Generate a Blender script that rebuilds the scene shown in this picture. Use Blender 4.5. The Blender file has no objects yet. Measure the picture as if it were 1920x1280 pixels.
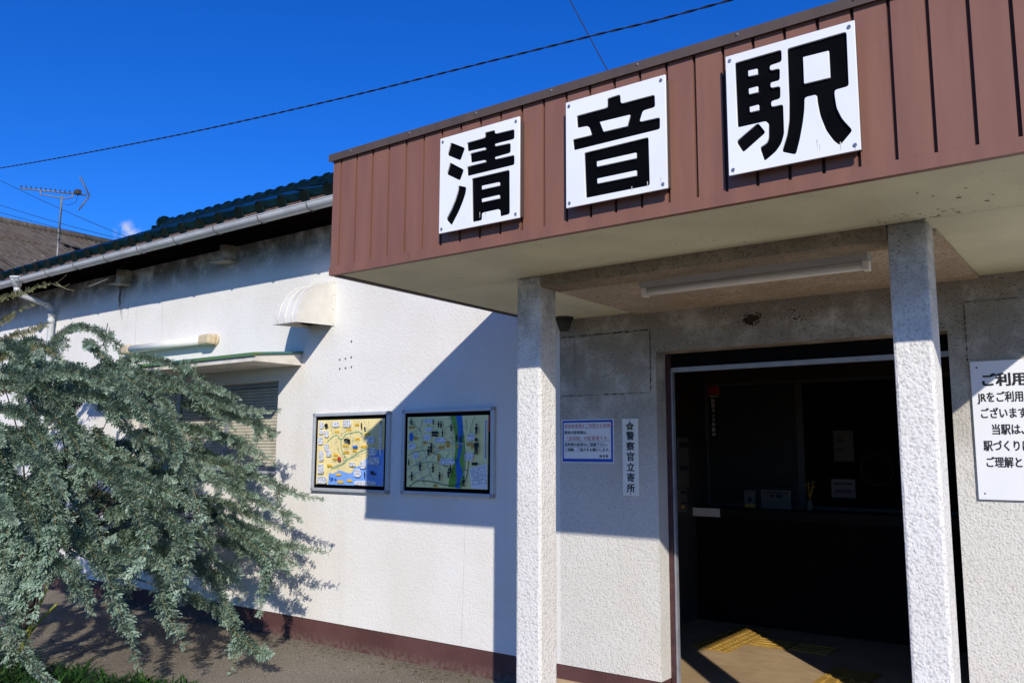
import bpy, bmesh, math, random
import numpy as np
from mathutils import Vector, Matrix

random.seed(7)
rng = np.random.default_rng(11)
C = bpy.context.scene.collection
scene = bpy.context.scene

# ------------------------------------------------------------------ camera
YAW, PITCH, ROLL = -0.63756263, 0.13154096, 0.00412763
fwd = Vector((math.sin(YAW)*math.cos(PITCH), math.cos(YAW)*math.cos(PITCH), math.sin(PITCH)))
rgt = Vector((math.cos(YAW), -math.sin(YAW), 0))
upv = rgt.cross(fwd)
r2 = rgt*math.cos(ROLL) + upv*math.sin(ROLL)
u2 = upv*math.cos(ROLL) - rgt*math.sin(ROLL)
cam_data = bpy.data.cameras.new('camera')
cam_data.sensor_width = 36.0
cam_data.lens = 1581.015/1920*36
cam_data.clip_end = 3000
cam_data.clip_start = 0.05
cam = bpy.data.objects.new('camera', cam_data)
M = Matrix((r2, u2, -fwd)).transposed().to_4x4()
M.translation = (0, 0, 1.5)
cam.matrix_world = M
C.objects.link(cam)
scene.camera = cam

# ------------------------------------------------------------------ sky and sun
SUN_TO = Vector((0.885, -1.0, 0.735)).normalized()
world = bpy.data.worlds.new('World')
scene.world = world
world.use_nodes = True
nt = world.node_tree
bg = nt.nodes['Background']
sky = nt.nodes.new('ShaderNodeTexSky')
sky.sky_type = 'NISHITA'
sky.sun_disc = False
sky.sun_elevation = math.asin(SUN_TO.z)
sky.sun_rotation = math.atan2(SUN_TO.x, SUN_TO.y)
sky.altitude = 200
sky.air_density = 1.0
sky.dust_density = 0.15
sky.ozone_density = 3.0
hsv = nt.nodes.new('ShaderNodeHueSaturation')
hsv.inputs['Saturation'].default_value = 1.35
tint = nt.nodes.new('ShaderNodeMix'); tint.data_type = 'RGBA'; tint.blend_type = 'MULTIPLY'
tint.inputs[0].default_value = 1.0; tint.inputs[7].default_value = (0.33, 0.74, 1.42, 1)
nt.links.new(sky.outputs[0], hsv.inputs['Color'])
nt.links.new(hsv.outputs[0], tint.inputs[6])
# one small wisp of cloud low over the roofs
tc = nt.nodes.new('ShaderNodeTexCoord')
vm = nt.nodes.new('ShaderNodeVectorMath'); vm.operation = 'DOT_PRODUCT'
cd = Vector((-1.845, 1.0, 0.497)).normalized(); vm.inputs[1].default_value = cd
nt.links.new(tc.outputs['Generated'], vm.inputs[0])
mp = nt.nodes.new('ShaderNodeMapRange'); mp.interpolation_type = 'SMOOTHSTEP'
mp.inputs['From Min'].default_value = math.cos(math.radians(1.0)); mp.inputs['From Max'].default_value = 1.0
nt.links.new(vm.outputs['Value'], mp.inputs['Value'])
cn = nt.nodes.new('ShaderNodeTexNoise'); cn.inputs['Scale'].default_value = 75; cn.inputs['Detail'].default_value = 5
nt.links.new(tc.outputs['Generated'], cn.inputs['Vector'])
mu = nt.nodes.new('ShaderNodeMath'); mu.operation = 'MULTIPLY'
cr = nt.nodes.new('ShaderNodeMapRange'); cr.inputs['From Min'].default_value = 0.42; cr.inputs['From Max'].default_value = 0.72
nt.links.new(cn.outputs['Fac'], cr.inputs['Value'])
nt.links.new(mp.outputs[0], mu.inputs[0]); nt.links.new(cr.outputs[0], mu.inputs[1])
cm = nt.nodes.new('ShaderNodeMix'); cm.data_type = 'RGBA'; cm.inputs[7].default_value = (6.0, 6.3, 6.8, 1)
nt.links.new(mu.outputs[0], cm.inputs[0]); nt.links.new(tint.outputs[2], cm.inputs[6])
nt.links.new(cm.outputs[2], bg.inputs['Color'])
bg.inputs['Strength'].default_value = 0.113

sun_data = bpy.data.lights.new('sun', 'SUN')
sun_data.energy = 4.6
sun_data.angle = math.radians(0.53)
sun_data.color = (1.0, 0.94, 0.84)
sun = bpy.data.objects.new('sun', sun_data)
sun.rotation_euler = (-SUN_TO).to_track_quat('-Z', 'Y').to_euler()
sun.location = (6, -8, 9)
C.objects.link(sun)

scene.view_settings.view_transform = 'Standard'
scene.view_settings.look = 'None'
scene.view_settings.exposure = 0.0
scene.view_settings.gamma = 1.0
scene.view_settings.use_curve_mapping = False
scene.cycles.max_bounces = 8

# ------------------------------------------------------------------ helpers
class MB:
    """collects shapes, becomes ONE mesh"""
    def __init__(s): s.v = []; s.f = []; s.smooth = set()
    def add(s, vs, fs, smooth=False):
        o = len(s.v); s.v += [tuple(map(float, p)) for p in vs]
        for f in fs:
            if smooth: s.smooth.add(len(s.f))
            s.f.append(tuple(i+o for i in f))
        return s
    def box(s, x0, x1, y0, y1, z0, z1):
        if x0 > x1: x0, x1 = x1, x0
        if y0 > y1: y0, y1 = y1, y0
        if z0 > z1: z0, z1 = z1, z0
        return s.add([(x0,y0,z0),(x1,y0,z0),(x1,y1,z0),(x0,y1,z0),(x0,y0,z1),(x1,y0,z1),(x1,y1,z1),(x0,y1,z1)],
              [(0,3,2,1),(4,5,6,7),(0,1,5,4),(1,2,6,5),(2,3,7,6),(3,0,4,7)])
    def cbox(s, x0, x1, y0, y1, z0, z1, c=0.004):
        """box with chamfered edges parallel to z and rounded front edges"""
        bm = bmesh.new(); bmesh.ops.create_cube(bm, size=1)
        for v in bm.verts:
            v.co = Vector(((x0+x1)/2+v.co.x*(x1-x0), (y0+y1)/2+v.co.y*(y1-y0), (z0+z1)/2+v.co.z*(z1-z0)))
        bmesh.ops.bevel(bm, geom=bm.edges[:], offset=c, segments=2, affect='EDGES', profile=0.5)
        bm.verts.index_update()
        s.add([v.co for v in bm.verts], [[v.index for v in f.verts] for f in bm.faces]); bm.free(); return s
    def hexa(s, p):
        return s.add(p, [(0,3,2,1),(4,5,6,7),(0,1,5,4),(1,2,6,5),(2,3,7,6),(3,0,4,7)])
    def prism(s, poly, axis, a, b):
        """extrude 2D polygon along axis: 'x' poly=(y,z), 'y' poly=(x,z), 'z' poly=(x,y)"""
        def mk(p, t):
            return {'x': (t, p[0], p[1]), 'y': (p[0], t, p[1]), 'z': (p[0], p[1], t)}[axis]
        n = len(poly)
        vs = [mk(p, a) for p in poly] + [mk(p, b) for p in poly]
        fs = [tuple(range(n))[::-1], tuple(range(n, 2*n))] + [(i, (i+1) % n, n+(i+1) % n, n+i) for i in range(n)]
        return s.add(vs, fs)
    def tube(s, pts, r, n=8, caps=True, smooth=True):
        pts = [Vector(p) for p in pts]; k = len(pts)
        rs = r if hasattr(r, '__len__') else [r]*k
        vs = []; prev = None
        for i, p in enumerate(pts):
            t = (pts[min(i+1, k-1)] - pts[max(i-1, 0)]).normalized()
            a = prev if prev is not None else (Vector((0,0,1)) if abs(t.z) < 0.9 else Vector((1,0,0)))
            a = (a - t*a.dot(t)).normalized(); b = t.cross(a); prev = a
            for j in range(n):
                w = 2*math.pi*j/n; vs.append(p + (a*math.cos(w)+b*math.sin(w))*rs[i])
        fs = [(i*n+j, i*n+(j+1) % n, (i+1)*n+(j+1) % n, (i+1)*n+j) for i in range(k-1) for j in range(n)]
        s.add(vs, fs, smooth)
        if caps:
            o = len(s.v)-len(vs)
            s.f.append(tuple(o+j for j in range(n))[::-1]); s.f.append(tuple(o+(k-1)*n+j for j in range(n)))
        return s
    def disc(s, c, r, axis='y', n=12, th=0.004):
        c = Vector(c); d = {'x': Vector((1,0,0)), 'y': Vector((0,1,0)), 'z': Vector((0,0,1))}[axis]
        return s.tube([c, c+d*th], r, n, True, False)
    def dome(s, c, r, h, n=10, m=3, axis='z', sgn=1):
        vs = []; fs = []
        for i in range(m):
            a = math.pi/2*i/m
            for j in range(n):
                w = 2*math.pi*j/n
                x, y, z = r*math.cos(a)*math.cos(w), r*math.cos(a)*math.sin(w), h*math.sin(a)*sgn
                vs.append({'z': (c[0]+x, c[1]+y, c[2]+z), 'y': (c[0]+x, c[1]+z, c[2]+y), 'x': (c[0]+z, c[1]+x, c[2]+y)}[axis])
        vs.append({'z': (c[0], c[1], c[2]+h*sgn), 'y': (c[0], c[1]+h*sgn, c[2]), 'x': (c[0]+h*sgn, c[1], c[2])}[axis])
        for i in range(m-1):
            for j in range(n): fs.append((i*n+j, i*n+(j+1) % n, (i+1)*n+(j+1) % n, (i+1)*n+j))
        for j in range(n): fs.append(((m-1)*n+j, (m-1)*n+(j+1) % n, m*n))
        return s.add(vs, fs, True)
    def mesh(s, name, off=(0,0,0)):
        me = bpy.data.meshes.new(name)
        ox, oy, oz = off
        me.from_pydata([(x-ox, y-oy, z-oz) for x, y, z in s.v], [], s.f)
        if s.smooth: me.polygons.foreach_set('use_smooth', [i in s.smooth for i in range(len(s.f))])
        bm = bmesh.new(); bm.from_mesh(me); bmesh.ops.recalc_face_normals(bm, faces=bm.faces[:]); bm.to_mesh(me); bm.free()
        return me

def wloc(o):
    v = Vector((0, 0, 0))
    while o is not None: v += o.location; o = o.parent
    return v
def link(name, me, mat, parent=None, loc=None):
    o = bpy.data.objects.new(name, me)
    if mat is not None and len(me.materials) == 0:
        me.materials.append(mat)
    C.objects.link(o)
    if parent is not None: o.parent = parent
    if loc is not None: o.location = loc
    return o
def part(name, mb, mat, parent):
    """mb is in world coordinates; the piece is stored relative to its parent"""
    return link(name, mb.mesh(name, wloc(parent) if parent else (0,0,0)), mat, parent)
def inst(name, me, parent, wpos, mat=None):
    return link(name, me, mat, parent, Vector(wpos) - (wloc(parent) if parent else Vector((0,0,0))))
def thing(name, label, cat, loc=(0,0,0), group=None):
    o = bpy.data.objects.new(name, None); o.empty_display_size = 0.1
    C.objects.link(o); o.location = loc
    return tag(o, label, cat, group)
def tag(o, label, cat, group=None):
    o['label'] = label; o['category'] = cat
    if group: o['group'] = group
    return o
def single(name, mb, mat, label, cat, loc, group=None):
    o = link(name, mb.mesh(name, loc), mat, None, loc)
    return tag(o, label, cat, group)
def struct(name, mb, mat):
    o = link(name, mb.mesh(name), mat); o['kind'] = 'structure'; return o

def rounded(poly, r, seg=3):
    out = []; n = len(poly)
    for i in range(n):
        p0, p1, p2 = Vector(poly[i-1]), Vector(poly[i]), Vector(poly[(i+1) % n])
        a, b = p0-p1, p2-p1
        rr = min(r, a.length*0.4, b.length*0.4)
        q0, q2 = p1+a.normalized()*rr, p1+b.normalized()*rr
        for k in range(seg+1):
            t = k/seg
            q = q0*(1-t)**2 + p1*2*t*(1-t) + q2*t*t; out.append((q.x, q.y))
    return out
def curve_mesh(name, polys, holes, depth, bevel=0.0015, r=0.008):
    """flat outlines (u, v) with holes -> extruded mesh facing -y, back at y = 0"""
    cu = bpy.data.curves.new(name, 'CURVE'); cu.dimensions = '2D'; cu.fill_mode = 'BOTH'
    cu.extrude = depth/2-bevel; cu.bevel_depth = bevel; cu.bevel_resolution = 1; cu.offset = -bevel
    for pl, rr in [(p, r) for p in polys] + [(h, r*0.3) for h in holes]:
        q = rounded(pl, rr)
        sp = cu.splines.new('POLY'); sp.points.add(len(q)-1)
        for i, (a, b) in enumerate(q): sp.points[i].co = (a, b, 0, 1)
        sp.use_cyclic_u = True
    return conv(name, cu, depth/2)
def grow(poly, d):
    """move an outline outwards by d (inwards if negative)"""
    n = len(poly); ar = sum(poly[i][0]*poly[(i+1) % n][1]-poly[(i+1) % n][0]*poly[i][1] for i in range(n))
    s = 1 if ar > 0 else -1; out = []
    for i in range(n):
        a, b, c = Vector(poly[i-1]), Vector(poly[i]), Vector(poly[(i+1) % n])
        e1, e2 = (b-a).normalized(), (c-b).normalized()
        n1, n2 = Vector((e1.y, -e1.x))*s, Vector((e2.y, -e2.x))*s
        m = n1+n2; m = m/max(0.5, m.length_squared/2)
        q = b+m*d; out.append((q.x, q.y))
    return out
def plate_mesh(name, w, h, polys, holes, depth, bevel=0.0008):
    rect = [(-w/2,-h/2),(w/2,-h/2),(w/2,h/2),(-w/2,h/2)]
    cu = bpy.data.curves.new(name, 'CURVE'); cu.dimensions = '2D'; cu.fill_mode = 'BOTH'
    cu.extrude = depth/2-bevel; cu.bevel_depth = bevel; cu.bevel_resolution = 1; cu.offset = -bevel
    for pl, rr in [(rect, 0.002)]+[(grow(p, 0.0024), 0.009) for p in polys]+[(grow(p, -0.0012), 0.0024) for p in holes]:
        q = rounded(pl, rr)
        sp = cu.splines.new('POLY'); sp.points.add(len(q)-1)
        for i, (a, b) in enumerate(q): sp.points[i].co = (a, b, 0, 1)
        sp.use_cyclic_u = True
    return conv(name, cu, depth/2)
def conv(name, cu, back):
    ob = bpy.data.objects.new('tmp', cu); C.objects.link(ob)
    dg = bpy.context.evaluated_depsgraph_get()
    me = bpy.data.meshes.new_from_object(ob.evaluated_get(dg)); me.name = name
    bpy.data.objects.remove(ob); bpy.data.curves.remove(cu)
    co = np.empty(len(me.vertices)*3); me.vertices.foreach_get('co', co); co = co.reshape(-1, 3)
    co = np.stack([co[:,0], -co[:,2]-back, co[:,1]], 1)
    me.vertices.foreach_set('co', co.ravel()); me.update(); me.materials.clear()
    return me
def text_mesh(name, body, size, bold=0.0, align='LEFT', space=1.0, line=1.0, xs=1.0, depth=0.0006):
    cu = bpy.data.curves.new(name, 'FONT'); cu.body = body; cu.size = size; cu.align_x = align
    cu.space_character = space; cu.space_line = line; cu.extrude = depth/2; cu.resolution_u = 3
    me = conv(name, cu, depth/2)
    if bold > 0:      # heavier strokes: the glyph is laid down several times, a hair apart
        bm = bmesh.new(); bm.from_mesh(me); src = bm.copy()
        tmp = bpy.data.meshes.new('tmp'); src.to_mesh(tmp); src.free()
        for i, (dx, dz) in enumerate(((-1,-0.6),(1,0.6),(-1,0.6),(1,-0.6))):
            n0 = len(bm.verts); bm.from_mesh(tmp); bm.verts.ensure_lookup_table()
            for v in bm.verts[n0:]: v.co += Vector((dx*bold, -0.00006*(i+1), dz*bold))
        bm.to_mesh(me); bm.free(); bpy.data.meshes.remove(tmp)
    if xs != 1.0:
        for v in me.vertices: v.co.x *= xs
    return me

# ------------------------------------------------------------------ materials
class NT:
    def __init__(s, name):
        s.m = bpy.data.materials.new(name); s.m.use_nodes = True
        s.t = s.m.node_tree; s.b = s.t.nodes['Principled BSDF']
    def n(s, typ, **k):
        o = s.t.nodes.new(typ)
        for a, v in k.items(): setattr(o, a, v)
        return o
    def l(s, a, b): s.t.links.new(a, b)
    def pos(s):
        g = s.n('ShaderNodeNewGeometry'); return g.outputs['Position']
    def noise(s, scale, detail=3, rough=0.55, vec=None, dist=0.0):
        o = s.n('ShaderNodeTexNoise'); o.inputs['Scale'].default_value = scale
        o.inputs['Detail'].default_value = detail; o.inputs['Roughness'].default_value = rough
        o.inputs['Distortion'].default_value = dist
        s.l(vec if vec is not None else s.pos(), o.inputs['Vector']); return o.outputs['Fac']
    def stretch(s, sc, vec=None):
        o = s.n('ShaderNodeMapping'); o.inputs['Scale'].default_value = sc
        s.l(vec if vec is not None else s.pos(), o.inputs['Vector']); return o.outputs[0]
    def ramp(s, fac, a, b, lo=0.0, hi=1.0):
        o = s.n('ShaderNodeMapRange'); o.interpolation_type = 'SMOOTHSTEP'
        o.inputs['From Min'].default_value = a; o.inputs['From Max'].default_value = b
        o.inputs['To Min'].default_value = lo; o.inputs['To Max'].default_value = hi
        s.l(fac, o.inputs['Value']); return o.outputs[0]
    def math(s, op, a, b):
        o = s.n('ShaderNodeMath', operation=op)
        for i, x in enumerate((a, b)):
            if isinstance(x, (int, float)): o.inputs[i].default_value = x
            else: s.l(x, o.inputs[i])
        return o.outputs[0]
    def mix(s, fac, a, b):
        o = s.n('ShaderNodeMix', data_type='RGBA')
        if isinstance(fac, (int, float)): o.inputs[0].default_value = fac
        else: s.l(fac, o.inputs[0])
        for i, x in ((6, a), (7, b)):
            if isinstance(x, tuple): o.inputs[i].default_value = (*x, 1)
            else: s.l(x, o.inputs[i])
        return o.outputs[2]
    def bump(s, h, dist, strength=1.0):
        o = s.n('ShaderNodeBump'); o.inputs['Distance'].default_value = dist; o.inputs['Strength'].default_value = strength
        s.l(h, o.inputs['Height']); s.l(o.outputs[0], s.b.inputs['Normal'])
    def done(s, col, rough=0.7, metal=0.0, spec=0.5):
        if isinstance(col, tuple): s.b.inputs['Base Color'].default_value = (*col, 1)
        else: s.l(col, s.b.inputs['Base Color'])
        s.b.inputs['Metallic'].default_value = metal
        if isinstance(rough, (int, float)): s.b.inputs['Roughness'].default_value = rough
        else: s.l(rough, s.b.inputs['Roughness'])
        s.b.inputs['Specular IOR Level'].default_value = spec
        return s.m
def zof(n):
    sp = n.n('ShaderNodeSeparateXYZ'); n.l(n.pos(), sp.inputs[0]); return sp.outputs

def plain(name, c, rough=0.6, metal=0.0, var=0.12, scale=9.0, spec=0.5, bump=0.0):
    n = NT(name)
    f = n.noise(scale, 4)
    col = n.mix(n.ramp(f, 0.3, 0.7), tuple(x*(1-var) for x in c), tuple(min(1, x*(1+var)) for x in c))
    if bump: n.bump(n.noise(scale*6, 3), bump)
    return n.done(col, n.ramp(f, 0.2, 0.8, max(0.03, rough-0.07), rough+0.07), metal, spec)

def stucco(name, c, cell, dist, speck=0.0, z0=1.6, z1=2.5, stain=(0.10,0.085,0.065), blotch=1.0, gran=0.30):
    n = NT(name)
    big = n.noise(1.3, 4)
    col = n.mix(n.ramp(big, 0.35, 0.7), c, (c[0]*0.93, c[1]*0.915, c[2]*0.88))
    # rain streaks and rusty bleeding
    st = n.noise(1.0, 5, 0.6, n.stretch((3.2, 3.2, 0.35)))
    col = n.mix(n.ramp(st, 0.56, 0.78, 0, 0.30), col, (c[0]*0.80, c[1]*0.765, c[2]*0.68))
    h1 = n.noise(cell, 3, 0.55)
    h2 = n.noise(cell*0.35, 2, 0.5, dist=0.3)
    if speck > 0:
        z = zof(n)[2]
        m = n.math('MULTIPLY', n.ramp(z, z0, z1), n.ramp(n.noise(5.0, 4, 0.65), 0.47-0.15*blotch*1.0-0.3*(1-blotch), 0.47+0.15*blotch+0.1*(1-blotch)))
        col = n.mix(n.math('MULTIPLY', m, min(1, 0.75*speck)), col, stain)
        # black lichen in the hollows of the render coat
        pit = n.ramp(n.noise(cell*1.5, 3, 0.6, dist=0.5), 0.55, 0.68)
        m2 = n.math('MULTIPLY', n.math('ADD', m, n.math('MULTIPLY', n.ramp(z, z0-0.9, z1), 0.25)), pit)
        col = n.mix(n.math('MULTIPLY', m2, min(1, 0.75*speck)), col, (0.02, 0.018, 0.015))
    col = n.mix(n.ramp(h1, 0.50, 0.30, 0, gran), col, (c[0]*0.42, c[1]*0.41, c[2]*0.40))
    pk = n.ramp(n.noise(23, 2, 0.5), 0.755, 0.78)
    col = n.mix(n.math('MULTIPLY', pk, 0.45), col, (0.16, 0.14, 0.11))
    ht = n.math('ADD', n.ramp(h1, 0.25, 0.70), n.math('MULTIPLY', n.ramp(h2, 0.3, 0.7), 0.45))
    n.bump(ht, dist)
    return n.done(col, 0.9, 0, 0.2)

WHITE = (0.79, 0.765, 0.72)
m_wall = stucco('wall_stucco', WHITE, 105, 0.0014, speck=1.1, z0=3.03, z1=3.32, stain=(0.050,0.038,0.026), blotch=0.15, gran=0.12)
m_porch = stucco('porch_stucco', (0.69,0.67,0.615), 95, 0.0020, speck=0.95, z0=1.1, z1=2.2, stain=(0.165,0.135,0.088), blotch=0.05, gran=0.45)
m_post = stucco('post_stucco', WHITE, 88, 0.0021, speck=0.9, z0=1.75, z1=2.42, stain=(0.13,0.115,0.09), gran=0.55)
m_beam = stucco('beam_stucco', (0.40,0.33,0.23), 60, 0.004, speck=0.7, z0=1.6, z1=2.3, stain=(0.14,0.115,0.09), blotch=0.5, gran=0.8)
m_pceil = stucco('porch_ceiling_stucco', (0.66,0.56,0.43), 60, 0.004, speck=0.5, z0=1.6, z1=2.3, stain=(0.30,0.24,0.17), blotch=0.5, gran=0.9)

def painted_metal(name, c, rough, z0=None):
    n = NT(name)
    f = n.noise(2.2, 4, 0.6, n.stretch((6, 6, 0.6)))
    col = n.mix(n.ramp(f, 0.3, 0.72), (c[0]*0.88, c[1]*0.87, c[2]*0.88), (c[0]*1.06, c[1]*1.05, c[2]*1.03))
    g = n.noise(40, 3)
    dr = n.noise(3.0, 5, 0.65, n.stretch((9, 9, 0.9)))
    col = n.mix(n.ramp(dr, 0.56, 0.74, 0, 0.32), col, (c[0]*0.62, c[1]*0.58, c[2]*0.60))
    fd = n.noise(0.8, 3)
    col = n.mix(n.ramp(fd, 0.42, 0.68, 0, 0.25), col, (c[0]*1.12, c[1]*1.18, c[2]*1.25))
    col = n.mix(n.ramp(g, 0.66, 0.78, 0, 0.35), col, (c[0]*0.55, c[1]*0.5, c[2]*0.5))
    return n.done(col, n.ramp(f, 0.2, 0.8, rough-0.06, rough+0.1), 0, 0.4)
m_brown = painted_metal('brown_cladding_paint', (0.220, 0.101, 0.068), 0.5)
m_browncap = painted_metal('weathered_cap_paint', (0.085, 0.06, 0.05), 0.65)
m_groove = plain('groove_brown', (0.045, 0.022, 0.018), 0.7)
m_signwhite = plain('sign_white_enamel', (0.80, 0.81, 0.83), 0.35, var=0.03, scale=3)
m_black = plain('black_letter_plastic', (0.0022, 0.0022, 0.0028), 0.6, var=0.2, spec=0.04)
m_ink = plain('black_ink', (0.012, 0.012, 0.014), 0.6)
m_screw = plain('screw_steel', (0.42, 0.41, 0.40), 0.4, 0.8)
m_soffit = plain('soffit_board_paint', (0.68, 0.67, 0.47), 0.75, var=0.08, scale=2.5)
m_plinth = None
def plinth():
    n = NT('maroon_plinth_paint')
    f = n.noise(3, 4)
    col = n.mix(n.ramp(f, 0.3, 0.7), (0.085,0.036,0.033), (0.115,0.052,0.047))
    ch = n.ramp(n.noise(14, 5, 0.7, n.stretch((1.6, 1.6, 0.5))), 0.70, 0.725)
    col = n.mix(n.math('MULTIPLY', ch, 0.8), col, (0.45,0.38,0.34))
    z = zof(n)[2]
    low = n.math('MULTIPLY', n.ramp(z, 0.10, 0.0), n.ramp(n.noise(30, 4), 0.35, 0.65))
    col = n.mix(n.math('MULTIPLY', low, 0.5), col, (0.20,0.16,0.12))
    n.bump(n.noise(70, 3), 0.003)
    return n.done(col, 0.7, 0, 0.3)
m_plinth = plinth()
def asphalt():
    n = NT('worn_asphalt')
    f = n.noise(0.9, 5, 0.6)
    g = n.noise(75, 4, 0.75); g2 = n.noise(210, 2, 0.6)
    v = n.n('ShaderNodeTexVoronoi'); v.inputs['Scale'].default_value = 95; n.l(n.pos(), v.inputs['Vector'])
    col = n.mix(n.ramp(f, 0.3, 0.7), (0.185,0.155,0.115), (0.285,0.245,0.19))
    col = n.mix(n.ramp(g, 0.52, 0.68, 0, 0.65), col, (0.46,0.395,0.30))
    col = n.mix(n.ramp(g, 0.46, 0.32, 0, 0.75), col, (0.055,0.045,0.033))
    col = n.mix(n.ramp(g2, 0.40, 0.28, 0, 0.6), col, (0.05,0.042,0.03))
    g3 = n.noise(34, 5, 0.7)
    col = n.mix(n.ramp(g3, 0.55, 0.70, 0, 0.5), col, (0.40,0.35,0.275))
    col = n.mix(n.ramp(g3, 0.44, 0.30, 0, 0.55), col, (0.085,0.070,0.05))
    d = n.ramp(n.noise(5, 5, 0.7), 0.60, 0.76, 0, 0.45)
    col = n.mix(d, col, (0.085,0.075,0.045))
    n.bump(n.math('ADD', v.outputs['Distance'], g), 0.007)
    return n.done(col, 0.95, 0, 0.15)
m_asphalt = asphalt()
def concrete_floor():
    n = NT('trowelled_concrete')
    f = n.noise(2.0, 6, 0.6); g = n.noise(9, 4, 0.6, n.stretch((1, 3, 1)))
    col = n.mix(n.ramp(f, 0.3, 0.7), (0.37,0.255,0.14), (0.48,0.345,0.20))
    col = n.mix(n.ramp(g, 0.45, 0.7, 0, 0.4), col, (0.25,0.175,0.10))
    col = n.mix(n.ramp(n.noise(60, 3), 0.65, 0.75, 0, 0.4), col, (0.14,0.10,0.07))
    n.bump(f, 0.004)
    return n.done(col, 0.75, 0, 0.3)
m_floor = concrete_floor()
m_yellow = plain('tactile_yellow', (0.40, 0.24, 0.05), 0.55, var=0.2, scale=14)
m_glaze = None
def glaze():
    n = NT('green_glazed_tile')
    f = n.noise(7, 4)
    col = n.mix(n.ramp(f, 0.3, 0.7), (0.0015,0.0060,0.0045), (0.004,0.013,0.009))
    n.b.inputs['Coat Weight'].default_value = 0.12; n.b.inputs['Coat Roughness'].default_value = 0.05
    return n.done(col, 0.22, 0, 0.16)
m_glaze = glaze()
m_mortar = plain('eave_mortar', (0.12, 0.075, 0.06), 0.9, var=0.3, scale=20)
m_eavewood = plain('dark_eave_wood', (0.0055, 0.0035, 0.003), 0.95, var=0.3, spec=0.0)
m_pvc = plain('grey_gutter_pvc', (0.52, 0.53, 0.53), 0.5, var=0.12, scale=5)
m_bracket = plain('gutter_bracket', (0.11, 0.11, 0.11), 0.6)
m_cream = plain('cream_painted_metal', (0.70, 0.67, 0.59), 0.45, var=0.08, scale=6)
m_vent = plain('grimy_vent_plastic', (0.36, 0.31, 0.23), 0.8, var=0.3, scale=12)
m_conc = plain('painted_concrete_slab', (0.66, 0.61, 0.53), 0.85, var=0.12, scale=7, bump=0.002)
m_copper = None
def copper():
    n = NT('green_patina_sheet')
    f = n.noise(3.5, 5, 0.65)
    col = n.mix(n.ramp(f, 0.35, 0.65), (0.10,0.19,0.06), (0.05,0.17,0.17))
    return n.done(col, 0.6, 0, 0.4)
m_copper = copper()
m_slat = plain('beige_shutter_slat', (0.52, 0.49, 0.40), 0.5, var=0.1)
m_alu = plain('grey_aluminium', (0.52, 0.55, 0.58), 0.38, 0.3, var=0.05)
m_aludark = plain('dull_aluminium', (0.30, 0.31, 0.33), 0.45, 0.3)
m_maroon = plain('maroon_door_paint', (0.055, 0.020, 0.022), 0.55, var=0.35, scale=22)
m_dark = plain('dark_void_paint', (0.004, 0.004, 0.004), 0.8, spec=0.1)
m_lamp = plain('white_lamp_plastic', (0.84, 0.82, 0.74), 0.35, var=0.04)
m_lampold = plain('yellowed_lamp_plastic', (0.58, 0.47, 0.30), 0.45, var=0.1)
m_lampbody = plain('lamp_tray_paint', (0.36, 0.37, 0.35), 0.5, var=0.06)
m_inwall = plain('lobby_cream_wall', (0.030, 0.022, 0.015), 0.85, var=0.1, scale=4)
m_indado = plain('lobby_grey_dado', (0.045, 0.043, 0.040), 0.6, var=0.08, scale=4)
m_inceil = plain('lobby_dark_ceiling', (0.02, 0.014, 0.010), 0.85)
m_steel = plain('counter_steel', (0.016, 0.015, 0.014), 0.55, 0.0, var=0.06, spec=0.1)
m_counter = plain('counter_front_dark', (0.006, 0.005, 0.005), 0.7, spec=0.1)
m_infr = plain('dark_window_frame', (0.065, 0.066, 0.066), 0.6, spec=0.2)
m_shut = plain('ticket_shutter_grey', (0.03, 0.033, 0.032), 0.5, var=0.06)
m_paper = plain('white_paper', (0.84, 0.84, 0.83), 0.7, var=0.03)
m_ivory = plain('ivory_plate', (0.82, 0.80, 0.72), 0.4, var=0.05)
m_blue = plain('sign_blue_ink', (0.012, 0.07, 0.45), 0.5, var=0.05)
m_red = plain('sign_red_ink', (0.50, 0.05, 0.035), 0.5, var=0.05)
m_redst = plain('red_sticker', (0.40, 0.012, 0.018), 0.5, var=0.05)
m_emblem = plain('dull_gold_emblem', (0.14, 0.115, 0.06), 0.4, 0.4)
m_land = plain('map_land_cream', (0.84, 0.70, 0.33), 0.35, var=0.05)
m_land2 = plain('map_land_pale_green', (0.86, 0.82, 0.38), 0.35, var=0.05)
m_sea = plain('map_sea_blue', (0.20, 0.38, 0.80), 0.35, var=0.05)
m_riv = plain('map_river_blue', (0.02, 0.14, 0.55), 0.35, var=0.05)
m_grn = plain('map_bank_green', (0.14, 0.36, 0.05), 0.35, var=0.05)
m_rdg = plain('map_road_green', (0.25, 0.40, 0.22), 0.35)
m_yel = plain('map_label_yellow', (0.80, 0.52, 0.04), 0.35, var=0.05)
m_orange = plain('map_label_orange', (0.62, 0.33, 0.05), 0.35, var=0.05)
m_lab = plain('map_label_white', (0.78, 0.80, 0.84), 0.35, var=0.03)
m_road = plain('map_road_grey', (0.45, 0.47, 0.40), 0.4)
m_wire = plain('cable_black', (0.012, 0.012, 0.014), 0.6)
m_ant = plain('antenna_aluminium', (0.20, 0.195, 0.18), 0.5, 0.2, var=0.15)
m_antdark = plain('antenna_dark_plastic', (0.05, 0.045, 0.04), 0.6)

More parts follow.
